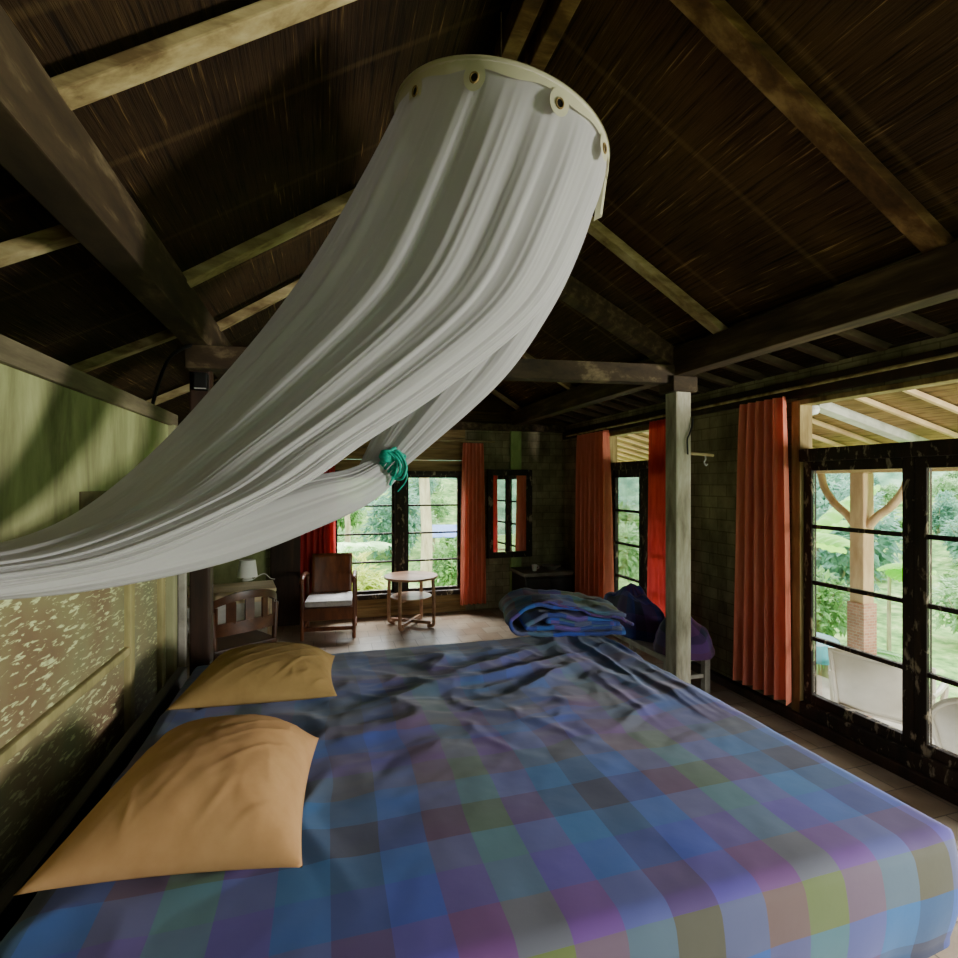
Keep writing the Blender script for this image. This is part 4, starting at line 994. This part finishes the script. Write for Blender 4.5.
def leaf(bm, p, d, up, l, w_, fold=.3):
    d = d.normalized(); s = d.cross(up)
    if s.length < 1e-3: s = d.cross(Vector((1,0,0)))
    s.normalize(); n = s.cross(d)
    a = bm.verts.new(p); t = bm.verts.new(p+d*l-n*l*.18); c = bm.verts.new(p+d*l*.5+n*l*.04); b1 = bm.verts.new(p+d*l*.45+s*w_-n*w_*fold); b2 = bm.verts.new(p+d*l*.45-s*w_-n*w_*fold)
    bm.faces.new((a, b1, c)); bm.faces.new((b1, t, c)); bm.faces.new((a, c, b2)); bm.faces.new((c, t, b2))
def rv(): 
    while True:
        v = Vector((random.uniform(-1,1), random.uniform(-1,1), random.uniform(-1,1)))
        if .05 < v.length < 1: return v
def bushmesh(n, rx, ry, rz, ll, lw, cz):
    m = MB()
    cl = [(rv().normalized()*random.uniform(.2,.66), random.uniform(.22,.34)) for _ in range(16)]
    for _ in range(n):
        c, r = random.choice(cl); v = c+rv().normalized()*r
        p = Vector((v.x*rx, v.y*ry, cz+v.z*rz))
        if p.z < .02: p.z = random.uniform(.02, .3)
        leaf(m.bm, p, (v+rv()*.9+Vector((0,0,-.1))), Vector((0,0,1)), ll*random.uniform(.6,1.3), lw*random.uniform(.7,1.2))
    return m
def shrub(name, loc, sc, mat, label, cat='shrub', group=None, n=900, dims=(1,1,.8), ll=.2, lw=.05, src=None, rz=0):
    if src is None:
        t = empty(name, loc, rz, label, cat, group); 
        bushmesh(n, dims[0], dims[1], dims[2], ll, lw, dims[2]*.95).build('foliage', mat, t)
        m = MB()
        for k in range(5):
            a = k*1.3; m.tube([(0,0,-.4), (.1*math.cos(a), .1*math.sin(a), .3*dims[2]), (.5*dims[0]*math.cos(a), .5*dims[1]*math.sin(a), dims[2]*1.1)], [.03,.022,.008], 6)
        m.build('stem', 'bark', t)
    else:
        t = copy_tree(src); t.location = loc; t.rotation_euler = (0,0,rz); t['label'] = label
        if group: t['group'] = group
    t.scale = (sc,sc,sc); return t
protos = {}; placed = []
def sh(kind, x, y, sc, label, group):
    k = 0
    while any(math.hypot(x-a, y-b) < (sc+c)*1.2 for a, b, c in placed) and k < 60:
        k += 1
        if k % 12 == 0: sc *= .85
        x += random.uniform(-.12,.3)*sn*1.2+random.uniform(-.25,.25); y += random.uniform(-.1,.35)*cs
    if k >= 60: return
    placed.append((x, y, sc))
    z = ground_z(x, y)-.05
    spec = {'mid': ('leaf_mid', 1100, (1,1,.85), .2, .05), 'pale': ('leaf_pale', 1100, (1,1,.9), .17, .05), 'blue': ('leaf_blue', 1500, (1.1,1.1,1.3), .2, .06), 'yellow': ('leaf_yellow', 700, (.8,.8,.6), .3, .035)}[kind]
    protos[kind] = shrub('garden_shrub', (x, y, z), sc, spec[0], label, 'shrub', group, spec[1], spec[2], spec[3], spec[4], src=protos.get(kind), rz=random.uniform(0,6)) if kind not in protos else protos[kind] if False else shrub('garden_shrub', (x, y, z), sc, spec[0], label, 'shrub', group, spec[1], spec[2], spec[3], spec[4], src=protos[kind] if kind in protos else None, rz=random.uniform(0,6))
def pol(u, d):  # plan point along the sight line of column u at depth d
    p = at(u, 483, d); return p.x, p.y
# seen through the near doors
for u, d, kind, sc in ((815,8.2,'mid',.8),(838,10.5,'blue',1.2),(858,9.0,'pale',.8),(880,7.6,'mid',.75),(895,9.8,'pale',1.0),(915,8.4,'yellow',.8),(940,7.2,'mid',.7),(950,9.6,'blue',1.2),(975,7.9,'pale',.8),(800,9.6,'pale',1.0),(870,12.4,'blue',1.5),(920,12.2,'blue',1.6),(825,13,'pale',1.5),(968,12,'mid',1.4),(1010,9,'mid',1.0),(1060,8,'pale',1.0)):
    x, y = pol(u, d)
    lab = {'mid':'leafy mid green shrub in the garden outside the nearest doors','pale':'pale sunlit shrub in the garden outside the nearest doors','blue':'tall hazy blue green shrub outside the nearest doors','yellow':'yellowish strappy shrub right of the door mullion outside'}[kind]
    sh(kind, x, y, sc, lab, 'shrubs outside the nearest doors: '+kind)
for u, d, kind, sc in ((612,12,'pale',1.2),(626,14,'mid',1.4),(640,11.5,'pale',1.0),(655,13,'blue',1.4),(600,15,'blue',1.5),(672,12,'pale',1.2)):
    x, y = pol(u, d)
    sh(kind, x, y, sc, {'mid':'mid green shrub outside the further glazed doors','pale':'pale bright shrub outside the further glazed doors','blue':'blue green shrub outside the further glazed doors'}[kind], 'shrubs outside the further doors: '+kind)
for u, d, kind, sc in ((335,12.5,'pale',1.0),(352,10,'yellow',1.0),(368,13.5,'blue',1.3),(385,11.5,'pale',.9),(402,12.8,'mid',1.2),(418,11,'pale',.8),(436,13.5,'blue',1.3),(452,11.5,'mid',.9),(468,13,'pale',1.2),(310,13,'mid',1.2),(485,12,'pale',1.0),(395,15.5,'blue',1.6),(345,15.5,'blue',1.6),(450,16,'blue',1.6)):
    x, y = pol(u, d)
    sh(kind, x, y, sc, {'mid':'mid green shrub seen through the far window','pale':'pale sunlit shrub seen through the far window','blue':'hazy blue green shrub behind the others in the far window','yellow':'yellowish grassy clump low in the far window'}[kind], 'shrubs outside the far window: '+kind)
for q in range(34):
    u = 318+q*5.2; d = random.choice((10.5,12,14,16,18)); kind = random.choice(('mid','pale','blue','pale'))
    x, y = pol(u, d)
    sh(kind, x, y, random.uniform(.5,1.0), {'mid':'mid green shrub seen through the far window','pale':'pale sunlit shrub seen through the far window','blue':'hazy blue green shrub behind the others in the far window'}[kind], 'shrubs outside the far window: '+kind)
for q in range(110):
    u = 800+(q*37)%230; d = random.choice((7,8,9,10,12,14,16)); kind = random.choice(('mid','pale','blue','pale'))
    x, y = pol(u, d)
    sh(kind, x, y, random.uniform(.35,.8), {'mid':'leafy mid green shrub in the garden outside the nearest doors','pale':'pale sunlit shrub in the garden outside the nearest doors','blue':'tall hazy blue green shrub outside the nearest doors'}[kind], 'shrubs outside the nearest doors: '+kind)
def frond(m, base, d, l, droop, w_, nl=22):
    d = d.normalized(); pts = []
    for k in range(nl+1):
        s = k/nl; pts.append(base + d*l*s + Vector((0,0,-droop*l*s*s)))
    m.tube(pts, [.012*(1-.8*k/nl)+.002 for k in range(nl+1)], 5)
    side = d.cross(Vector((0,0,1))).normalized()
    for k in range(2, nl+1):
        s = k/nl; ll = w_*math.sin(min(1, s*1.05)*PI*.9+.25)
        dr = (pts[k]-pts[k-1]).normalized()
        for sg in (-1, 1): leaf(m.bm, pts[k], dr*.55+side*sg-Vector((0,0,.25)), Vector((0,0,1)), max(.08, ll), .016)
def palm(x, y, h, label, n=11, l=.95, group=None, mat='leaf_pale'):
    z = ground_z(x, y); t = empty('palm_tree', (x, y, z), random.uniform(0,6), label, 'palm', group)
    MB().tube([(0,0,-.3), (.03,0,h*.5), (0,.03,h)], [.09,.075,.06], 10).build('trunk', 'bark', t, True)
    for k in range(n):
        a = k*2.4; el = .15+.9*((k*.618) % 1)
        m = MB(); frond(m, Vector((0,0,h)), Vector((math.cos(a), math.sin(a), el)), l, .45, .38); m.build('frond', mat, t)
    return t
for u, d, h, lab in ((346,8.6,1.2,'pale feathery palm in the left light of the far window'),(386,8.0,.25,'low feathery palm behind the armchair outside'),(828,6.0,.2,'low palm beside the veranda post outside')):
    x, y = pol(u, d); palm(x, y, h, lab)
# banana plant with broad leaves
def banana(u, d, h, label, dirs):
    x, y = pol(u, d); z = ground_z(x, y); t = empty('banana_plant', (x, y, z), 0, label, 'banana plant')
    MB().tube([(0,0,-.3), (0,0,h*.6), (.02,0,h)], [.03,.025,.02], 12).build('stem', 'bark', t, True)
    for (ax, ay, az, l) in dirs:
        dv = Vector((ax, ay, 0)).normalized(); sd = dv.cross(Vector((0,0,1)))
        def fn(i, j):
            s = i; wv = .24*math.sin(min(1, s*.97+.04)*PI)**.55
            b = j*2-1
            return Vector((0,0,h)) + dv*l*s + Vector((0,0, az*l*s - .5*l*s*s)) + sd*b*wv + Vector((0,0,-.35*wv*b*b+.012*math.sin(s*60)))
        m = MB(); m.grid(40, 9, fn); m.build('leaf_blade', 'leaf_lime', t, 'all')
banana(806, 7.2, 1.55, 'banana plant with broad lime green leaves left of the veranda post', [(.75,-.25,1.25,1.0),(.6,-.7,.9,.9),(-.3,-.9,.5,.9),(.2,.9,.9,1.1),(.95,.15,.2,.8)])
banana(889, 7.6, 1.25, 'smaller banana plant with lime leaves right of the veranda post', [(-.5,-.8,.7,.55),(.7,-.6,.5,.55),(0,-1,.2,.5)])
# tree trunks outside the far window
for u, d, r, lab in ((425,10.2,.11,'pale slim tree trunk in the right light of the far window'),(346,11.5,.06,'thin bare trunk at the left edge of the far window')):
    x, y = pol(u, d); z = ground_z(x, y); t = empty('tree', (x, y, z), 0, lab, 'tree')
    MB().tube([(0,0,-.3), (.04,0,1.5), (-.05,0,3.2), (.02,0,5)], [r*1.2, r, r*.9, r*.6], 12).build('trunk', 'bark', t, True)
    bushmesh(900, 1.3, 1.3, .9, .25, .07, 5.2).build('crown', 'leaf_mid', t)
x, y = pol(449, 15.5)
_s = .62
ht = empty('garden_shelter', (x, y, ground_z(x, y)-.55), math.radians(-12), 'blue roofed shelter in the garden beyond the far window', 'shelter')
MB().prism([(-.5,-.6,1.2), (.5,-.6,1.2), (.5,0,1.5), (-.5,0,1.5)], (0,0,.03)).prism([(-.5,.6,1.2), (.5,.6,1.2), (.5,0,1.5), (-.5,0,1.5)], (0,0,.03)).build('roof_sheet', 'tarp', ht)
for sx in (-.45, .45):
    for sy in (-.5, .5): MB().box(sx-.04, sx+.04, sy-.04, sy+.04, -.3, 1.26).build('post', 'bark', ht)

# ------------------------------------------------------------------ light, world, camera
wd = bpy.data.worlds.new('sky'); S.world = wd; wd.use_nodes = True
nt = wd.node_tree; nt.nodes.clear()
bg = nt.nodes.new('ShaderNodeBackground'); ow = nt.nodes.new('ShaderNodeOutputWorld')
tc = nt.nodes.new('ShaderNodeTexCoord'); sp = nt.nodes.new('ShaderNodeSeparateXYZ'); L(nt, tc.outputs['Generated'], sp.inputs[0])
rw = ramp(nt, [(.0, (.80,.86,.84,1)), (.5, (.92,.96,1.0,1)), (1, (.84,.92,1.0,1))])
mrn = nt.nodes.new('ShaderNodeMapRange'); mrn.inputs['From Min'].default_value = -1; L(nt, sp.outputs['Z'], mrn.inputs['Value']); L(nt, mrn.outputs['Result'], rw.inputs['Fac'])
L(nt, rw.outputs['Color'], bg.inputs['Color']); bg.inputs['Strength'].default_value = 1.25
L(nt, bg.outputs[0], ow.inputs['Surface'])
def area(name, loc, target, sx, sy, e, col=(1,1,1)):
    l = bpy.data.lights.new(name, 'AREA'); l.shape = 'RECTANGLE'; l.size = sx; l.size_y = sy; l.energy = e; l.color = col
    o = bpy.data.objects.new(name, l); C.objects.link(o); o.location = loc
    o.rotation_euler = (Vector(target)-Vector(loc)).to_track_quat('-Z', 'Y').to_euler(); return o
area('far_window_fill', (1.0, 7.9, 3.3), (.8, 5.6, 0), 1.8, 1.2, 330, (.96,.98,1))  # unseen lamp added above the far window to boost light on the floor
area('daylight_side', (4.3, -.7, 1.5), (-.5, 2.2, .8), .5, .6, 70, (1,.97,.92))
sun = bpy.data.lights.new('sun', 'SUN'); sun.energy = 2.6; sun.angle = math.radians(75); sun.color = (1,.97,.9)
so = bpy.data.objects.new('sun', sun); C.objects.link(so); so.rotation_euler = Vector((-.8,-.45,-.75)).to_track_quat('-Z', 'Y').to_euler()

cam = bpy.data.cameras.new('camera'); cam.sensor_width = 36; cam.sensor_fit = 'HORIZONTAL'; cam.lens = F/958*36; cam.shift_y = 4/958; cam.clip_start = .02
co = bpy.data.objects.new('camera', cam); C.objects.link(co); co.location = (0,0,EYE); co.rotation_euler = (PI/2, 0, -YAW)
S.camera = co
S.view_settings.view_transform = 'AgX'
S.view_settings.exposure = 2.2
S.cycles.max_bounces = 10; S.cycles.diffuse_bounces = 6; S.cycles.transparent_max_bounces = 24; S.cycles.transmission_bounces = 6
S.cycles.use_denoising = True
S.cycles.sample_clamp_indirect = 8
